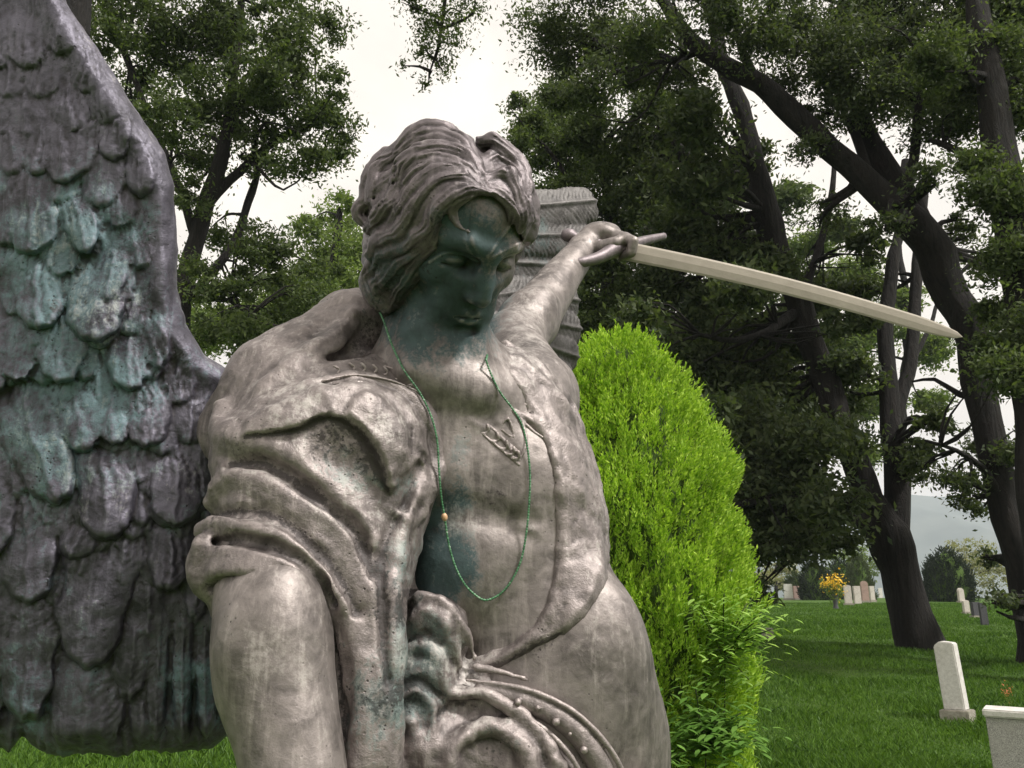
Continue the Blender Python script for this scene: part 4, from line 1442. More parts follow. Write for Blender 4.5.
class TreeBuild:
    def __init__(s, name, label, group, mat_leaf, y, seed, mat_bark=None):
        s.name, s.label, s.group, s.ml, s.y = name, label, group, mat_leaf, y
        s.r = np.random.default_rng(seed); s.seed = seed
        s.V, s.F, s.n = [], [], 0
        s.lines = []; s.mb = mat_bark or BARK

    def w(s, px, py, dy=0):
        return on_ray(px, py, s.y + dy)

    def branch(s, rows, dy0=0, dy1=0, ground=False, sides=10):
        """rows: (px, py, radius px) read off the picture; dy0..dy1 the distance off the trunk's plane"""
        n = len(rows); pts = []
        for i, (px, py, r) in enumerate(rows):
            dy = dy0 + (dy1 - dy0) * i / (n - 1)
            w = s.w(px, py, dy)
            pts.append([*w, r * solve_depth(w) / F])
        if ground:
            b = pts[0]; g = float(gz(b[1]))
            if b[2] > g + .1:
                pts.insert(0, [b[0], b[1], g - .3, b[3] * 1.25])
            else:
                pts[0][2] = g - .3
            pts[0][3] *= 1.12
        V, Fq, out = limb(pts, sides, seed=s.seed)
        s.V.append(V); s.F += [tuple(i + s.n for i in f) for f in Fq]; s.n += len(V)
        s.lines.append(out)
        return out

    def twigs(s, clumps, per=3, r0=.035):
        """thin limbs from the nearest bough out to each clump"""
        allp = np.concatenate(s.lines)
        for cen, rad in clumps:
            j = int(np.argmin(np.linalg.norm(allp[:, :3] - cen, axis=1) + .0))
            a = allp[j, :3]; rr = min(max(r0, allp[j, 3] * .45), .10)
            for k in range(per):
                e = cen + s.r.normal(size=3) * rad * .45
                m1 = a + (e - a) * .45 + s.r.normal(size=3) * np.linalg.norm(e - a) * .12 + np.array([0, 0, .12 * rad])
                V, Fq, _ = limb([[*a, rr], [*m1, rr * .6], [*e, rr * .18]], 5, seed=s.seed + k)
                s.V.append(V); s.F += [tuple(i + s.n for i in f) for f in Fq]; s.n += len(V)

    def finish(s, clumps, nleaf, size, base, **kw):
        o = empty(s.name, base, s.label, 'tree', s.group)
        s.twigs(clumps, kw.pop('per', 2))
        pts = clump_points(clumps, nleaf, s.r, **kw)
        pts = pts[pts[:, 2] > gz(pts[:, 1]) + .15]
        v, f = leaf_cloud(pts, None, size, npr=s.r)
        mesh_obj('trunk', np.concatenate(s.V) - base, s.F, s.mb, o)
        mesh_obj('crown', v - base, f, s.ml, o, smooth=False)
        return o

    def cl(s, lst, dy=2.0):
        """clumps from (px, py, radius px)"""
        out = []
        for px, py, r in lst:
            k = s.r.uniform(-dy, dy)
            w = s.w(px, py, k)
            out.append((w, r * solve_depth(w) / F))
        return out


LOD = 1.0
TG = 'old locust trees over the graves'
# ---- tree left of the figure
t = TreeBuild('locust_tree', 'slender dark tree with open layered crown between near wing and head', TG, LEAF_M, 17.0, 3)
t.branch([(186, 420, 10), (184, 340, 9.5), (186, 285, 9), (200, 225, 8.5), (216, 178, 7.5), (226, 130, 6), (234, 75, 5), (240, 20, 4), (246, -60, 3)], ground=True)
t.branch([(207, 205, 5.5), (232, 180, 5), (262, 150, 4), (300, 128, 3), (340, 118, 1.8)], 0, 1.2)
t.branch([(196, 240, 5), (180, 190, 4), (150, 120, 3.2), (120, 40, 3), (100, -20, 2)], 0, -.8)
t.branch([(190, 300, 5), (222, 262, 4.6), (246, 215, 4), (258, 170, 3), (268, 120, 2)], 0, 1.5)
t.branch([(120, 45, 2.6), (132, 18, 2.2), (146, -20, 1.6)], -.8, -.8)
t.branch([(196, 300, 3), (230, 300, 2.4), (262, 322, 2.2), (300, 330, 1.5)], 0, -1)
cl = t.cl([(100, 45, 38), (140, 20, 40), (150, 80, 36), (190, 40, 42), (170, 120, 34), (210, 95, 38), (236, 30, 44), (280, 25, 36), (318, 22, 26), (262, 72, 40), (306, 66, 30),
           (246, 118, 36), (288, 112, 38), (322, 108, 26), (348, 128, 16), (334, 150, 22), (298, 158, 30), (262, 164, 22), (206, 158, 28), (190, 196, 24), (330, 92, 18),
           (224, 240, 24), (252, 250, 28), (228, 298, 32), (262, 300, 36), (300, 300, 30), (280, 262, 30), (316, 276, 24), (240, 336, 30), (282, 335, 28), (200, 268, 20), (210, 330, 22), (150, 170, 30), (130, 130, 30),
           (80, -30, 50), (160, -50, 60), (240, -60, 60), (300, -40, 40), (60, 60, 40)])
t.finish(cl, int(112000 * LOD), .12, at_ground(186, 17, float(gz(17))), per=3, cell=.36)
# ---- paler tree behind it
t = TreeBuild('shade_tree', 'paler yellow green tree farther off, just left of the head', TG, LEAF_L, 34.0, 4)
t.branch([(330, 420, 6), (328, 330, 5), (334, 260, 4), (340, 210, 3)], ground=True)
t.branch([(330, 320, 3), (300, 290, 2), (280, 270, 1.5)], 0, 1)
cl = t.cl([(335, 225, 20), (352, 250, 24), (322, 262, 24), (346, 285, 26), (310, 290, 26), (280, 300, 28), (340, 320, 34), (240, 320, 34), (200, 330, 30), (300, 335, 40), (366, 262, 22), (160, 340, 40), (345, 200, 12), (308, 232, 16)], 2.5)
t.finish(cl, int(50000 * LOD), .22, at_ground(330, 34, float(gz(34))), per=1)

# ---- big leaning tree A
yA = float(ground_hit(922, 648)[1])
t = TreeBuild('locust_tree', 'massive dark tree leaning left from the lawn, three stems rising from its trunk', TG, LEAF_D, yA, 5)
t.branch([(924, 652, 22), (912, 610, 19), (900, 570, 18), (884, 530, 20), (866, 496, 15), (846, 440, 12), (822, 370, 12), (800, 308, 13), (778, 240, 13), (760, 180, 11), (742, 120, 9), (724, 60, 7), (706, 0, 5)], ground=True, sides=28)
t.branch([(890, 545, 14), (893, 490, 12), (892, 430, 10), (887, 370, 8), (886, 320, 7.5), (893, 270, 6), (900, 230, 5), (906, 160, 4)], 0, .6, sides=20)
t.branch([(893, 430, 9), (902, 388, 7), (911, 350, 6), (916, 300, 6), (919, 250, 5), (924, 180, 4)], .3, 1.2)
t.branch([(872, 520, 11), (845, 512, 9), (815, 520, 7), (780, 500, 5), (740, 505, 3.5), (700, 520, 2)], 0, -2)
t.branch([(768, 205, 7), (736, 190, 5.5), (704, 168, 5), (672, 140, 4), (650, 100, 3)], 0, 2)
t.branch([(800, 310, 6), (770, 330, 4), (735, 340, 3), (700, 335, 2)], 0, -2)
t.branch([(800, 300, 5), (818, 250, 4), (830, 200, 3), (836, 150, 2)], 0, 1)
cl = t.cl([(720, 380, 44), (770, 400, 46), (740, 440, 48), (800, 450, 42), (700, 420, 34), (780, 500, 42), (730, 500, 40), (830, 500, 30), (690, 470, 30), (820, 400, 34), (745, 545, 26), (790, 545, 26), (835, 540, 20),
           (700, 350, 34), (750, 340, 34), (800, 345, 30), (845, 440, 24), (850, 370, 22), (690, 300, 30), (740, 290, 30), (720, 240, 32), (770, 270, 26), (820, 290, 26), (850, 320, 22),
           (680, 230, 34), (650, 190, 34), (700, 180, 34), (660, 140, 34), (750, 170, 28), (700, 120, 32), (660, 280, 26), (640, 320, 22), (762, 590, 14), (775, 470, 36), (655, 345, 24), (870, 250, 20), (865, 290, 18), (935, 420, 16), (925, 450, 16)], 3)
t.finish(cl, int(138000 * LOD), .165, at_ground(924, yA, float(gz(yA))), per=4, sub=20)

# ---- tree B with the heavy trunk slanting across the top right
t = TreeBuild('locust_tree', 'dark tree with heavy trunk slanting across the upper right behind the sword tip', TG, LEAF_D, 15.0, 6)
t.branch([(1048, 700, 18), (1032, 620, 16), (1012, 540, 15), (996, 460, 14), (984, 400, 14), (970, 345, 15), (957, 295, 16), (936, 250, 18), (900, 210, 15), (866, 178, 12), (828, 150, 11), (795, 118, 11), (758, 85, 10), (716, 62, 9), (680, 30, 7), (650, -20, 5)], ground=True, sides=28)
t.branch([(925, 240, 12), (905, 195, 11), (882, 158, 10), (866, 130, 9), (852, 100, 7), (845, 60, 5), (850, 10, 4)], 0, .8, sides=20)
t.branch([(868, 170, 5), (858, 140, 4.5), (848, 118, 4)], 0, .4)
t.branch([(905, 200, 6), (914, 160, 5), (916, 120, 4), (925, 60, 3)], 0, -1)
t.branch([(758, 85, 5), (742, 50, 4), (735, 10, 3)], 0, -.8)
t.branch([(700, 50, 4), (672, 60, 3), (640, 45, 2.5), (610, 50, 1.6)], 0, 1)
t.branch([(985, 400, 5), (960, 395, 3), (935, 380, 2), (912, 382, 1)], 0, 1)
t.branch([(1000, 500, 5), (985, 470, 3.5), (955, 450, 2.2), (925, 440, 1.4)], 0, -1)
cl = t.cl([(800, 40, 40), (850, 60, 42), (900, 40, 42), (880, 100, 36), (920, 90, 36), (830, 110, 26), (960, 40, 36), (940, 130, 24), (780, 90, 20), (760, 30, 30), (720, 20, 30), (690, 75, 26), (650, 30, 34), (610, 40, 34),
           (570, 50, 32), (545, 30, 26), (590, 85, 28), (560, 95, 24), (640, 80, 26), (810, 150, 18), (870, 20, 40), (925, 180, 16), (880, 230, 18), (960, 230, 18), (985, 260, 18), (975, 330, 14), (990, 380, 20), (985, 440, 20),
           (700, -30, 50), (800, -40, 50), (900, -40, 50), (980, -20, 50), (600, -20, 40), (825, 215, 16), (950, 480, 20), (920, 470, 16), (985, 560, 12), (1000, 600, 14), (975, 500, 16), (1010, 450, 22)], 2)
t.finish(cl, int(140000 * LOD), .105, at_ground(1030, 15, float(gz(15))), per=4)

# ---- tree C at the right edge
t = TreeBuild('locust_tree', 'thick upright trunk at the very right edge, its foliage hanging in front', TG, LEAF_M, 13.0, 7)
t.branch([(1050, 700, 17), (1040, 500, 16), (1026, 330, 15), (1012, 230, 16), (1002, 150, 15), (990, 80, 12), (976, 10, 10), (965, -60, 8)], ground=True, sides=24)
t.branch([(1010, 220, 7), (985, 170, 5), (960, 150, 4), (930, 140, 2.5)], 0, 1)
cl = t.cl([(1000, 60, 34), (970, 90, 30), (1010, 120, 30), (1000, 190, 26), (1015, 260, 28), (1000, 310, 24), (1015, 370, 26), (960, 120, 20), (990, 20, 34), (1030, 200, 30), (970, 165, 18), (1040, 330, 40), (940, 60, 24), (1000, 345, 18)], 1.2)
t.finish(cl, int(70000 * LOD), .10, at_ground(1050, 13, float(gz(13))), per=2)

# ---- tree D behind head and hand
t = TreeBuild('locust_tree', 'dark rounded tree filling the gap between the head and the slanting trunk', TG, LEAF_M, 22.0, 8)
t.branch([(612, 520, 9), (610, 400, 8), (606, 300, 7), (612, 230, 6), (604, 170, 5), (590, 120, 4)], ground=True)
t.branch([(608, 280, 5), (640, 240, 4), (668, 200, 3.4), (690, 150, 2.6)], 0, 1.6)
t.branch([(608, 250, 4), (580, 200, 3), (556, 160, 2.4), (530, 130, 1.6)], 0, -1)
t.branch([(650, 330, 6), (655, 250, 5), (680, 190, 4), (700, 130, 3.4), (690, 70, 2.6), (672, 20, 2)], 2, 3)
cl = t.cl([(530, 118, 20), (556, 110, 26), (590, 130, 30), (545, 150, 26), (580, 170, 30), (620, 160, 30), (610, 205, 28), (560, 190, 22), (650, 110, 26), (630, 240, 24), (600, 270, 24), (640, 290, 26), (590, 310, 24),
           (620, 330, 26), (660, 250, 24), (680, 330, 26), (575, 250, 20), (515, 100, 10), (610, 365, 30), (660, 380, 30), (700, 400, 30), (560, 290, 24), (585, 350, 24), (540, 240, 24), (640, 70, 18), (520, 140, 14)], 2.5)
t.finish(cl, int(100000 * LOD), .14, at_ground(612, 22, float(gz(22))), per=3)

# ---- overhanging bough at the top centre
t = TreeBuild('locust_tree', 'near bough hanging down from the top edge above the head', TG, LEAF_M, 12.0, 9)
t.branch([(60, 700, 22), (50, 350, 20), (70, 0, 18), (150, -220, 14), (290, -290, 10), (405, -150, 5)], 0, 2, ground=True)
t.branch([(405, -150, 5), (430, -90, 3.5), (445, -30, 2.5), (442, 30, 1.6), (430, 70, .9)], 2, 0)
cl = t.cl([(430, 20, 20), (452, 30, 20), (425, 50, 16), (440, 66, 14), (428, 84, 9), (466, 12, 16), (410, 6, 16), (440, -20, 26), (470, -30, 26), (404, 66, 7), (480, -60, 40), (420, -80, 50)], .6)
t.finish(cl, int(13000 * LOD), .075, at_ground(60, 12, float(gz(12))), per=1)

# ---- trees beyond, filling between the stems
for i, (px, y, mt, lab, cl_) in enumerate([
        (560, 44, LEAF_L, 'olive tree beyond the bush, low between the arm and the dark stems', [(560, 300, 24), (600, 330, 28), (640, 350, 28), (585, 270, 16), (530, 330, 30), (680, 370, 24), (620, 290, 14)]),
        (902, 48, LEAF_L, 'olive tree far behind the leaning trunk, seen through its stems', [(850, 280, 26), (880, 330, 24), (840, 350, 28), (870, 400, 22), (905, 300, 18), (930, 350, 20), (860, 460, 16), (810, 250, 20), (930, 400, 16)]),
        (716, 42, LEAF_M, 'tree behind the dark crown above the bright bush', [(700, 250, 26), (730, 300, 30), (690, 340, 28), (760, 250, 24), (720, 200, 22), (760, 350, 30), (800, 300, 24), (650, 220, 18), (790, 200, 22), (840, 230, 18)])]):
    t = TreeBuild('shade_tree', lab, TG, mt, y, 20 + i)
    t.branch([(px, 560, 4), (px, 420, 4), (px + 6, 330, 4), (px - 4, 240, 2.5)], ground=True)
    t.branch([(px + 3, 380, 3), (px + 30, 320, 2), (px + 40, 280, 1.4)], 0, 1)
    t.finish(t.cl(cl_, 3), int(34000 * LOD), .30, at_ground(px, y, float(gz(y))), per=1)

# =================================================================== BRIGHT ARBORVITAE
def shrub(name, label, cat, px, y, prof, n, mat, core_mat, slen, seed, group=None, lump_=.07):
    """prof: (row py, half width px); sprays of scale leaves all over the outline"""
    base = at_ground(px, y, float(gz(y)))
    zs, rs = [], []
    for py, hw in prof:
        w = on_ray(px, py, y); zs.append(w[2]); rs.append(hw * solve_depth(w) / F)
    zs, rs = np.array(zs)[::-1], np.array(rs)[::-1]
    z0, z1 = zs[0], zs[-1]
    r = np.random.default_rng(seed)
    zz = r.uniform(0, 1, n) ** .95 * (z1 - z0) + z0
    a = r.uniform(0, 2 * math.pi, n)
    rad = np.interp(zz, zs, rs)
    D = np.stack([np.cos(a), np.sin(a), np.zeros(n)], 1)
    q = np.stack([np.cos(a) * rad, np.sin(a) * rad, zz], 1)
    # plumes: bumps from noise squeezed sideways
    b1 = vnoise(q * np.array([1, 1, .55]), 3.6, seed); b2 = vnoise(q * np.array([1, 1, .45]), 9.5, seed + 1)
    # plumes: each a flame shaped bunch of flat sprays that lean outward and point up
    k = 36
    n = max(300, n // k)
    zz = r.uniform(0, 1, n) * (z1 - z0) + z0
    rad = np.interp(zz, zs, rs)
    keep = r.uniform(0, 1, n) < (.25 + .75 * rad / rs.max())
    zz, rad = zz[keep], rad[keep]; n = len(zz)
    a = r.uniform(0, 2 * math.pi, n)
    q = np.stack([np.cos(a) * rad, np.sin(a) * rad, zz], 1)
    rr = np.maximum(rad + lump_ * (1.0 * vnoise(q, 2.4, seed) + 1.1 * vnoise(q * np.array([1, 1, .7]), 6.5, seed + 4) - .1) + r.uniform(-.7, .35, n) * lump_ * .6 - (r.uniform(0, 1, n) < .3) * lump_ * 1.1, .01)
    C = np.stack([base[0] + np.cos(a) * rr, base[1] + np.sin(a) * rr, zz], 1)
    slope = np.interp(zz, zs, np.gradient(rs, zs).clip(-4, .5))
    out_ = np.stack([np.cos(a), np.sin(a), np.zeros(n)], 1)
    ax_ = out_ * .62 + np.array([0, 0, 1.0]) + r.normal(size=(n, 3)) * .16
    ax_ /= np.linalg.norm(ax_, axis=1, keepdims=True)
    H_ = slen * 2.7 * r.uniform(.7, 1.35, n)
    Vs = []
    for j in range(k):
        u = (j + .5) / k * r.uniform(.8, 1.2, n)
        w_ = (H_ * .30 * np.sin(np.clip(u * 1.05 + .12, 0, 1) * math.pi) ** .7)[:, None]
        sd = r.normal(size=(n, 3)); sd -= (sd * ax_).sum(1)[:, None] * ax_; sd /= np.linalg.norm(sd, axis=1, keepdims=True)
        p0 = C + ax_ * (H_ * (u - .35))[:, None] + sd * w_ * .6
        d = ax_ + sd * .5 + r.normal(size=(n, 3)) * .2; d /= np.linalg.norm(d, axis=1, keepdims=True)
        s2 = np.cross(d, r.normal(size=(n, 3))); s2 /= np.linalg.norm(s2, axis=1, keepdims=True)
        L = (slen * r.uniform(.45, .95, n))[:, None]
        Vs.append(np.stack([p0 - d * L * .4, p0 + s2 * L * .17, p0 + d * L * .6, p0 - s2 * L * .17], 1).reshape(-1, 3))
    V = np.concatenate(Vs); Fq = np.arange(len(V)).reshape(-1, 4)
    o = empty(name, base, label, cat, group)
    mesh_obj('crown', V - base, Fq, mat, o, smooth=False)
    # closed core put inside the sprays to make the bush opaque
    th_ = np.linspace(0, 2 * math.pi, 40, endpoint=False); lv = np.linspace(0, 1, 34)
    cv = []
    for l in lv:
        z = z0 + (z1 - z0) * l
        ra = max(.01, float(np.interp(z, zs, rs)) - lump_ * 1.5)
        for t_ in th_:
            cv.append((math.cos(t_) * ra, math.sin(t_) * ra, z - base[2]))
    cv = np.array(cv); cv = cv * (1 + .06 * vnoise(cv, 6, seed))[:, None] if False else cv
    cf = [(i * 40 + j, i * 40 + (j + 1) % 40, (i + 1) * 40 + (j + 1) % 40, (i + 1) * 40 + j) for i in range(33) for j in range(40)] + [tuple(range(33 * 40, 34 * 40))]
    mesh_obj('inner_core', cv, cf, core_mat, o)
    return o


GOLD = leaf_mat('arborvitae_gold', (.15, .30, .02), (.52, .70, .10), .28, .5, 5.0)
coreG = bark_mat('arborvitae_inner', (.04, .09, .010), (.14, .24, .03), 4)
shrub('arborvitae', 'bright yellow green arborvitae bush standing right behind the figure', 'bush', 634, 5.6,
      [(346, 4), (348, 24), (353, 42), (362, 54), (382, 64), (405, 76), (440, 93), (480, 109), (520, 117), (560, 119), (600, 117), (650, 116), (700, 112), (760, 108), (860, 100)],
      430000 if LOD > .6 else 90000, GOLD, coreG, .044, 31, lump_=.10)

# leafy weed growing in front of the bush
def leafy_plant(name, label, cat, base, stems, mat, leaf, seed, nleaf=16):
    r = np.random.default_rng(seed)
    o = empty(name, base, label, cat)
    SV, SF, n = [], [], 0
    LV = []
    hub = np.mean([t_ for t_, _ in stems], axis=0) + np.array([-.02, .10, -.16])
    V, Fq, _ = limb([[*base, .006], [*(base * .5 + hub * .5), .005], [*hub, .0035]], 6, jit=0, seed=seed)
    SV.append(V); SF += [tuple(i + n for i in f) for f in Fq]; n += len(V)
    for tip, hgt in stems:
        mid = hub + (tip - hub) * .5 + np.array([0, .02, .03])
        V, Fq, out = limb([[*hub, .0022], [*mid, .0016], [*tip, .0008]], 5, jit=.0, seed=seed)
        SV.append(V); SF += [tuple(i + n for i in f) for f in Fq]; n += len(V)
        for i in range(nleaf):
            u = .30 + .70 * ((i + .5) / nleaf) ** .7
            c = out[min(len(out) - 1, int(u * len(out))), :3]
            for s in (-1, 1):
                d = np.array([s * r.uniform(.5, 1), r.uniform(-.9, .3), r.uniform(-.25, .25)]); d /= np.linalg.norm(d)
                wv = np.cross(d, [0, 0, 1.0]); wv /= np.linalg.norm(wv); L = leaf * r.uniform(.7, 1.3)
                c2 = c + r.normal(size=3) * np.array([.075, .06, .045])
                prof = [(0, 0), (.25, .20), (.5, .26), (.75, .17), (1, 0)]
                dr = np.array([0, 0, -.3 * L])
                LV.append([c2, c2 + d * L * .3 + wv * L * .23 + dr * .1, c2 + d * L * .65 + wv * L * .2 + dr * .35, c2 + d * L + dr, c2 + d * L * .65 - wv * L * .2 + dr * .35, c2 + d * L * .3 - wv * L * .23 + dr * .1])
    mesh_obj('stem', np.concatenate(SV) - base, SF, LEAF_M, o)
    LV = np.array(LV).reshape(-1, 3)
    mesh_obj('leaves', LV - base, np.arange(len(LV)).reshape(-1, 6), mat, o, smooth=False)
    return o


WEED = leaf_mat('weed_leaf', (.20, .36, .07), (.38, .55, .14), .3, .5, 8)
WEED_D = leaf_mat('weed_leaf_dark', (.08, .18, .03), (.18, .32, .07), .3, .5, 8)
rng = random.Random(8)
bp = on_ray(712, 690, 5.15)
bp[2] = 0.02
leafy_plant('sapling', 'light green leafy weed in front of the bright bush, beside the lawn', 'plant', bp,
            [(on_ray(px + rng.uniform(-5, 5), py + rng.uniform(-5, 5), 4.9 + rng.uniform(-.25, .2)), 1) for px, py in
             ((704, 604), (722, 598), (742, 606), (762, 612), (774, 626), (756, 628), (734, 618), (714, 622), (748, 616), (768, 620), (728, 632), (700, 618), (712, 650), (736, 656), (752, 648), (696, 668), (724, 682), (744, 676), (706, 690), (690, 640))], WEED, .058, 41, 26)
bp = on_ray(700, 760, 4.8); bp[2] = 0.02
leafy_plant('seedling', 'darker leafy weed low at the foot of the bright bush', 'plant', bp,
            [(on_ray(px + rng.uniform(-5, 5), py + rng.uniform(-5, 5), 4.75 + rng.uniform(-.2, .2)), 1) for px, py in
             ((684, 728), (700, 716), (720, 722), (738, 734), (712, 744), (692, 750), (728, 714), (676, 742), (748, 726), (706, 730), (730, 748), (686, 706), (716, 700), (700, 694), (742, 712), (668, 756), (756, 744))], WEED_D, .066, 42, 22)

# =================================================================== GRAVES
def stone_mat(name, c1, c2, sc=60, stain=(.10, .09, .07)):
    m, nt, b = new_mat(name)
    tc = nd(nt, 'ShaderNodeTexCoord').outputs['Object']
    n = noise(nt, tc, sc, 5, .7); n2 = noise(nt, tc, 3.5, 5, .65, .5)
    c = ramp(nt, n, [(.35, c1), (.65, c2)])
    c = mixc(nt, ramp(nt, n2, [(.5, 0.0), (.72, .55)]), c, stain)
    nt.links.new(c, b.inputs['Base Color']); b.inputs['Roughness'].default_value = .8
    nt.links.new(bump(nt, n, .5, .01), b.inputs['Normal'])
    return m


MARBLE = stone_mat('marble', (.52, .50, .47), (.70, .68, .65), 25, (.34, .31, .27))
SPECK = stone_mat('speckled_granite', (.16, .15, .15), (.62, .60, .58), 180, (.40, .38, .36))
PALE = stone_mat('pale_stone', (.46, .42, .38), (.62, .57, .52), 20, (.25, .20, .16))
DARKS = stone_mat('dark_granite', (.03, .03, .035), (.10, .10, .11), 60, (.05, .05, .05))
ROSE = stone_mat('rose_granite', (.30, .20, .17), (.45, .32, .28), 60)
BASEM = stone_mat('mossy_base', (.22, .20, .16), (.36, .34, .29), 20, (.08, .09, .04))


def profile_block(w, dpt, h, top='flat', bev=.012, n=10):
    """slab with a shaped top edge, its long edges bevelled"""
    pts = [(-w / 2, 0)]
    if top == 'round':
        pts += [(-w / 2 * math.cos(a) if True else 0, h - w / 2 + w / 2 * math.sin(a)) for a in np.linspace(0, math.pi, n * 2)]
        pts = [(-w / 2, 0)] + [(-w / 2 * math.cos(a), h - w * .5 + w * .5 * math.sin(a)) for a in np.linspace(0, math.pi, n * 2)]
    elif top == 'arc':
        pts += [(-w / 2 + w * i / n, h - .16 * w * ((2 * i / n - 1) ** 2)) for i in range(n + 1)]
    elif top == 'slope':
        pts += [(-w / 2, h * .93), (-w * .18, h), (w / 2 - .01, h * .975)]
    else:
        pts += [(-w / 2, h), (w / 2, h)]
    pts += [(w / 2, 0)]
    bm = bmesh.new()
    f = bm.faces.new([bm.verts.new((x, -dpt / 2, z)) for x, z in pts])
    e = bmesh.ops.extrude_face_region(bm, geom=[f])
    bmesh.ops.translate(bm, vec=(0, dpt, 0), verts=[v for v in e['geom'] if isinstance(v, bmesh.types.BMVert)])
    bmesh.ops.recalc_face_normals(bm, faces=bm.faces)
    ed = [x for x in bm.edges if x.calc_face_angle(0) > .6]
    bmesh.ops.bevel(bm, geom=ed, offset=bev, segments=2, affect='EDGES')
    me = bpy.data.meshes.new('b'); bm.to_mesh(me); bm.free()
    return me


def block_obj(name, me, mat, parent, loc=(0, 0, 0)):
    me.name = name
    me.materials.append(mat)
    o = bpy.data.objects.new(name, me); o.location = loc
    return link(o, parent)


def gravestone(label, px, py_base, py_top, wpx, dpt, top, mat, rot=0, lean=0, base=True, group='gravestones on the lawn', basemat=None, lift=0):
    g = ground_hit(px, py_base)
    o = empty('gravestone', tuple(g), label, 'gravestone', group)
    o.rotation_euler = (0, lean, rot)
    h = height_at(px, py_top, g); w = wpx * solve_depth(g) / F
    bh = 0
    if base:
        bh = min(.16, h * .15)
        block_obj('base', profile_block(w * 1.35, dpt * 1.7, bh + .10, bev=.01), basemat or BASEM, o, (0, 0, -.10))
    block_obj('stone', profile_block(w, dpt, h - bh, top, bev=min(.012, w * .05)), mat, o, (0, 0, bh))
    return o, g, h, w


gravestone('tall narrow white headstone on a mossy base, standing by the leaning trunk', 959, 722, 641, 20, .16, 'slope', MARBLE, R(-46), R(-2.0))
# near stone cut by the picture edge
g = ground_hit(1026, 800)
o = empty('gravestone', tuple(g), 'low speckled granite headstone with white top, cut off by the right edge', 'gravestone', 'gravestones on the lawn')
o.rotation_euler = (0, 0, R(-34))
h = height_at(1012, 709, g); w = 84 * solve_depth(g) / F
block_obj('stone', profile_block(w, .24, h - .06, bev=.006), SPECK, o, (w * .22, .0, 0))
block_obj('cap', profile_block(w * 1.05, .30, .06, bev=.012), MARBLE, o, (w * .22, 0, h - .058))
far = [
    ('pale headstone second from the left in the far row by the yellow flowers', 849, 606, 585, 7, .18, 'arc', PALE),
    ('square pale headstone in the middle of the far row right of the yellow flowers', 858, 604, 586, 7, .18, 'flat', PALE),
    ('tallest headstone of the far row, rose coloured and round topped', 866, 603, 581, 7, .18, 'round', ROSE),
    ('last pale headstone at the right end of the far row', 873, 602, 586, 5, .16, 'flat', PALE),
    ('small white headstone alone at the far end of the lawn left of the leaning trunk', 881, 598, 588, 4, .18, 'flat', MARBLE),
    ('white block headstone by the far left trees beyond the bright bush', 789, 600, 584, 8, .3, 'flat', MARBLE),
    ('narrow brown headstone right of the white block, far off', 797, 600, 586, 6, .2, 'flat', ROSE),
    ('dark thin headstone nearest of the right hand group', 985, 625, 603, 7, .10, 'flat', DARKS),
    ('dark headstone behind the thin one at right, its top square', 977, 618, 602, 9, .14, 'flat', DARKS),
    ('grey headstone left of the two dark ones at right', 967, 614, 600, 6, .14, 'arc', PALE),
    ('rose headstone farthest of the right hand group, below the round dark bush', 954, 600, 587, 8, .2, 'flat', ROSE),
    ('pale pink headstone beside the rose one, far right', 962, 603, 588, 6, .2, 'round', PALE),
    ('low stone showing behind the leafy weed', 768, 640, 628, 10, .2, 'flat', BASEM),
]
for k, (lab, px, pb, pt, wp, dp, top, mt) in enumerate(far):
    gravestone(lab, px, pb, pt, wp, dp, top, mt, R((k * 37) % 23 - 8), base=(k % 3 != 1))


def flowers(label, px, py_base, py_top, wpx, colors, seed, vase=True, n=300):
    g = ground_hit(px, py_base); h = height_at(px, py_top, g); w = wpx * solve_depth(g) / F
    o = empty('flower_arrangement', tuple(g), label, 'flowers')
    r = np.random.default_rng(seed)
    if vase:
        V, Fq = tube([(0, 0, -.05), (0, 0, .02), (0, 0, h * .12), (0, 0, h * .3), (0, 0, h * .42)], [w * .16, w * .14, w * .10, w * .13, w * .17], 12)
        mesh_obj('vase', V, Fq, DARKS, o)
    C = r.normal(size=(n, 3)) * np.array([w * .27, w * .2, h * .14]) + np.array([0, 0, h * .72])
    v, f = leaf_cloud(C, None, w * .11, .8, r, .5)
    m = leaf_mat('petals', colors[0], colors[1], .2, .6, 20)
    mesh_obj('blossoms', v, f, m, o, smooth=False)
    C = r.normal(size=(n, 3)) * np.array([w * .2, w * .16, h * .14]) + np.array([0, 0, h * .5])
    v, f = leaf_cloud(C, None, w * .2, .3, r, .5)
    mesh_obj('foliage', v, f, LEAF_L, o, smooth=False)
    return o


flowers('yellow flower spray in a dark vase at the left end of the far grave row', 836, 609, 574, 20, ((.75, .42, .03), (.85, .62, .10)), 51)
flowers('small coral red flower beside the speckled stone at the right edge', 1010, 712, 684, 11, ((.62, .14, .08), (.80, .30, .16)), 52, vase=False, n=70)

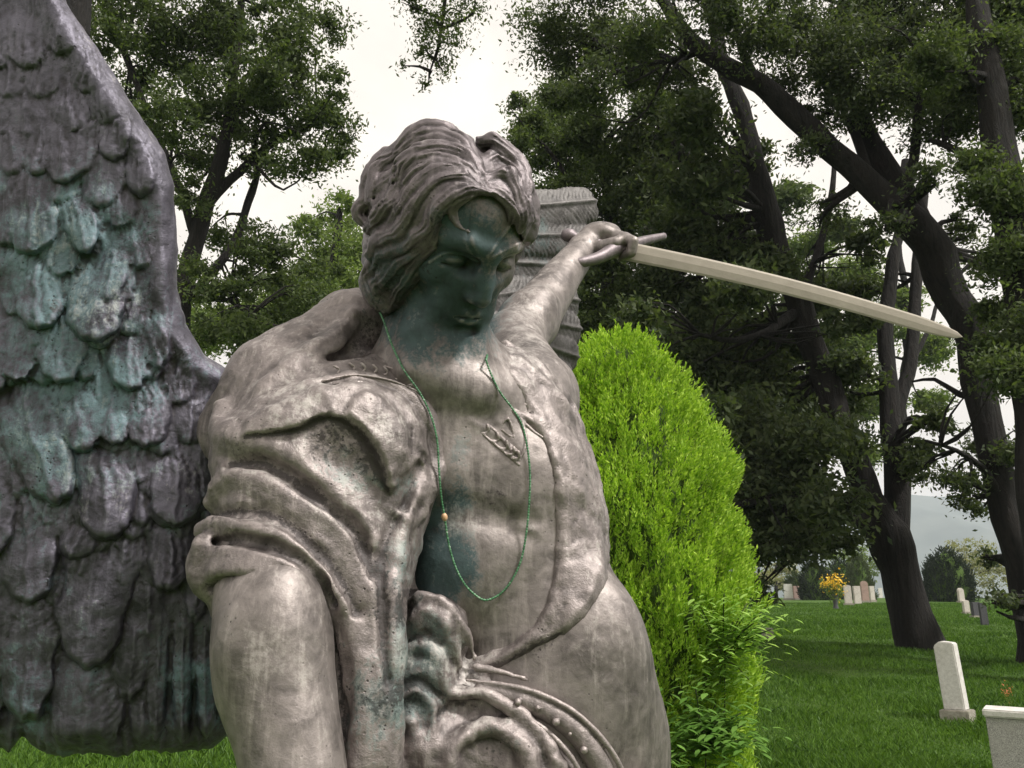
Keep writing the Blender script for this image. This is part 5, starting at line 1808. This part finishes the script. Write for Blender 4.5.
# far shrubs and trees past the graves
CON = leaf_mat('conifer', (.012, .022, .012), (.035, .055, .025), .1)
CONL = leaf_mat('conifer_light', (.05, .075, .03), (.10, .13, .05), .2)
shrub('conical_bush', 'very dark round topped evergreen left of the yellow flowers, far off', 'bush', 816, 76, [(563, 1), (566, 4), (572, 9), (580, 12), (590, 14), (604, 14)], 14000, CON, coreG, .28, 61, 'evergreens past the graves', .12)
shrub('conical_bush', 'olive cone shaped evergreen behind the far row of headstones', 'bush', 862, 80, [(556, 1), (560, 4), (570, 8), (585, 11), (602, 12)], 14000, CONL, coreG, .28, 62, 'evergreens past the graves', .12)
shrub('conical_bush', 'large dark domed evergreen right of the leaning trunk, far off', 'bush', 951, 66, [(551, 1), (554, 6), (562, 13), (572, 18), (584, 21), (604, 22)], 20000, CON, coreG, .28, 63, 'evergreens past the graves', .12)
shrub('conical_bush', 'dark evergreen half hidden behind the cone shaped one', 'bush', 842, 88, [(560, 1), (566, 8), (580, 12), (602, 13)], 11000, CON, coreG, .3, 64, 'evergreens past the graves', .12)
shrub('conical_bush', 'small light green bush left of the dark round topped evergreen', 'bush', 797, 84, [(574, 1), (578, 6), (588, 9), (600, 9)], 9000, CONL, coreG, .28, 65, 'evergreens past the graves', .12)
for i, (px, y, mt, lab, cl_) in enumerate([
        (972, 100, LEAF_P, 'pale airy tree on the skyline behind the domed evergreen', [(960, 548, 14), (980, 552, 16), (972, 566, 18), (992, 566, 14), (950, 566, 10), (1000, 578, 12), (1015, 570, 14), (985, 582, 14)]),
        (852, 105, LEAF_L, 'soft green tree on the skyline behind the far headstones', [(850, 548, 14), (838, 560, 12), (862, 560, 12), (848, 572, 14), (830, 572, 10), (868, 574, 10), (880, 566, 8)]),
        (776, 100, LEAF_P, 'pale tree on the skyline at the left end of the lawn', [(776, 570, 12), (790, 566, 10), (765, 580, 12), (785, 582, 12)])]):
    t = TreeBuild('shade_tree', lab, 'trees on the skyline', mt, y, 80 + i)
    t.branch([(px, 600, 2), (px, 585, 1.6), (px, 565, 1)], ground=True, sides=6)
    t.finish(t.cl(cl_, 2), 4200, .34, at_ground(px, y, float(gz(y))), per=1, sub=3)

# =================================================================== MOUNTAIN
xs_ = np.linspace(-1800, 3200, 160); rows_ = np.linspace(0, 1, 14)
mt_V = []
for r_ in rows_:
    for x_ in xs_:
        px = 512 + x_ / (2000 * .965) * F
        topy = np.interp(px, [-200, 300, 700, 860, 930, 1000, 1100, 1400], [560, 545, 530, 500, 492, 506, 520, 540])
        top = on_ray(512, topy, 2000)[2]
        z = -30 + (top + 30) * r_ ** .85
        mt_V.append((x_, 2000 + (r_ - 1) * 700 + 30 * math.sin(x_ * .022 + r_ * 5), z + 7 * math.sin(x_ * .026 + r_ * 3) + 4 * math.sin(x_ * .074)))
nX = len(xs_)
mt_F = [(i * nX + j, i * nX + j + 1, (i + 1) * nX + j + 1, (i + 1) * nX + j) for i in range(13) for j in range(nX - 1)]
m, nt, b = new_mat('wooded_slope')
tc = nd(nt, 'ShaderNodeTexCoord').outputs['Object']
nt.links.new(ramp(nt, noise(nt, tc, .006, 8, .65), [(.4, (.07, .10, .09)), (.65, (.14, .17, .15))]), b.inputs['Base Color'])
b.inputs['Roughness'].default_value = 1
tag(mesh_obj('mountains', mt_V, mt_F, m), kind='structure')

# =================================================================== GRASS BLADES
r = np.random.default_rng(99)
nb = int(290000 * LOD)
# positions inside what the picture can see, thinning with distance
dist = 7.0 + (r.uniform(0, 1, nb) ** 1.7) * 48
pxs = r.uniform(690, 1060, nb)
k2_ = int(nb * .30)
pxs[-k2_:] = r.uniform(-500, 1500, k2_); dist[-k2_:] = 7.0 + r.uniform(0, 1, k2_) ** 1.3 * 40
k = int(nb * .09)
pxs[:k] = r.uniform(-20, 280, k); dist[:k] = 7.5 + r.uniform(0, 1, k) ** 1.2 * 7
Xg = (pxs - 512) / F * (dist * .965 + .0)
Zg = gz(dist) + gnoise(Xg, dist)
tuft = np.clip(vnoise(np.stack([Xg, dist, dist * 0], 1), 1.1, 5) * .5 + .75, .3, 1.3)
hgt = r.uniform(.05, .12, nb) * tuft
az = r.uniform(0, 2 * math.pi, nb)
wd_ = .0035 + dist * .00028
lean = r.normal(size=(nb, 2)) * .45
p0 = np.stack([Xg, dist, Zg - .01], 1)
sd_ = np.stack([np.cos(az), np.sin(az), np.zeros(nb)], 1) * wd_[:, None]
mid = p0 + np.stack([lean[:, 0] * hgt * .35, lean[:, 1] * hgt * .35, hgt * .6], 1)
tip = p0 + np.stack([lean[:, 0] * hgt, lean[:, 1] * hgt, hgt], 1)
GV = np.stack([p0 - sd_, p0 + sd_, mid + sd_ * .7, tip, mid - sd_ * .7], 1).reshape(-1, 3)
GM = leaf_mat('grass_blade', (.022, .070, .010), (.125, .23, .030), .3, .5, .35)
tag(mesh_obj('grass', GV, np.arange(len(GV)).reshape(-1, 5), GM, smooth=False), 'short green grass growing over the lawn', 'grass', kind='stuff')

# =================================================================== HAZE
if True:
    bm = bmesh.new()
    bmesh.ops.create_cube(bm, size=1.0)
    me = bpy.data.meshes.new('haze'); 
    bmesh.ops.scale(bm, vec=(5600, 2700, 322), verts=bm.verts)
    bmesh.ops.translate(bm, vec=(700, 1150, 149), verts=bm.verts)
    bm.to_mesh(me); bm.free()
    hz = bpy.data.objects.new('haze', me); link(hz)
    m = bpy.data.materials.new('haze_air'); m.use_nodes = True
    nt = m.node_tree
    for x in list(nt.nodes):
        nt.nodes.remove(x)
    pv = nd(nt, 'ShaderNodeVolumePrincipled', ins={'Color': (.82, .90, 1.0, 1), 'Density': .00034, 'Anisotropy': .0})
    nt.links.new(pv.outputs[0], nd(nt, 'ShaderNodeOutputMaterial').inputs['Volume'])
    me.materials.append(m)
    tag(hz, 'thin pale haze hanging over the distant hill', 'haze', kind='stuff')
# =================================================================== LIGHT
SUN_DIR = np.array([.52, -.34, .78]); SUN_DIR /= np.linalg.norm(SUN_DIR)
elev = math.asin(SUN_DIR[2]); azim = math.atan2(SUN_DIR[0], SUN_DIR[1])
w = bpy.data.worlds.new('World'); scene.world = w; w.use_nodes = True
nt = w.node_tree
bg = nt.nodes['Background']
sky = nd(nt, 'ShaderNodeTexSky', sky_type='NISHITA', sun_disc=False, sun_elevation=elev, sun_rotation=azim, dust_density=3.0, air_density=1.0)
tc = nd(nt, 'ShaderNodeTexCoord').outputs['Generated']
n = noise(nt, tc, 2.2, 6, .6, .4)
n_b = noise(nt, tc, 5.0, 5, .6, .3)
# bright cream overcast with slightly greyer bellies; strength is applied below
cl_ = mixc(nt, ramp(nt, n_b, [(.3, 0.0), (.7, 1.0)]), (9.6, 8.9, 8.2), (12.4, 11.6, 10.3))
col = mixc(nt, ramp(nt, n, [(.30, .80), (.55, 1.0)]), sky.outputs[0], cl_)
nt.links.new(col, bg.inputs[0]); bg.inputs[1].default_value = .092
l = bpy.data.lights.new('sun', 'SUN'); l.energy = 4.0; l.angle = R(9); l.color = (1.0, .965, .91)
o = bpy.data.objects.new('sun', l); link(o)
o.rotation_euler = Vector(SUN_DIR).to_track_quat('Z', 'Y').to_euler()
o.location = (10, -10, 30)
vs = scene.view_settings
vs.view_transform = 'Standard'; vs.look = 'None'; vs.exposure = 0.2; vs.gamma = 1.0; vs.use_curve_mapping = False
scene.cycles.max_bounces = 6; scene.cycles.diffuse_bounces = 3; scene.cycles.glossy_bounces = 3; scene.cycles.transmission_bounces = 3
scene.cycles.volume_bounces = 0; scene.cycles.use_denoising = True
cam = bpy.data.cameras.new('camera'); co = bpy.data.objects.new('camera', cam); link(co)
co.location = tuple(CAM); co.rotation_euler = (R(90) + PITCH, 0, 0)
cam.sensor_fit = 'HORIZONTAL'; cam.sensor_width = 36; cam.lens = 36 * F / 1024; cam.clip_start = .02; cam.clip_end = 8000
scene.camera = co
scene.render.resolution_x, scene.render.resolution_y = 1024, 768
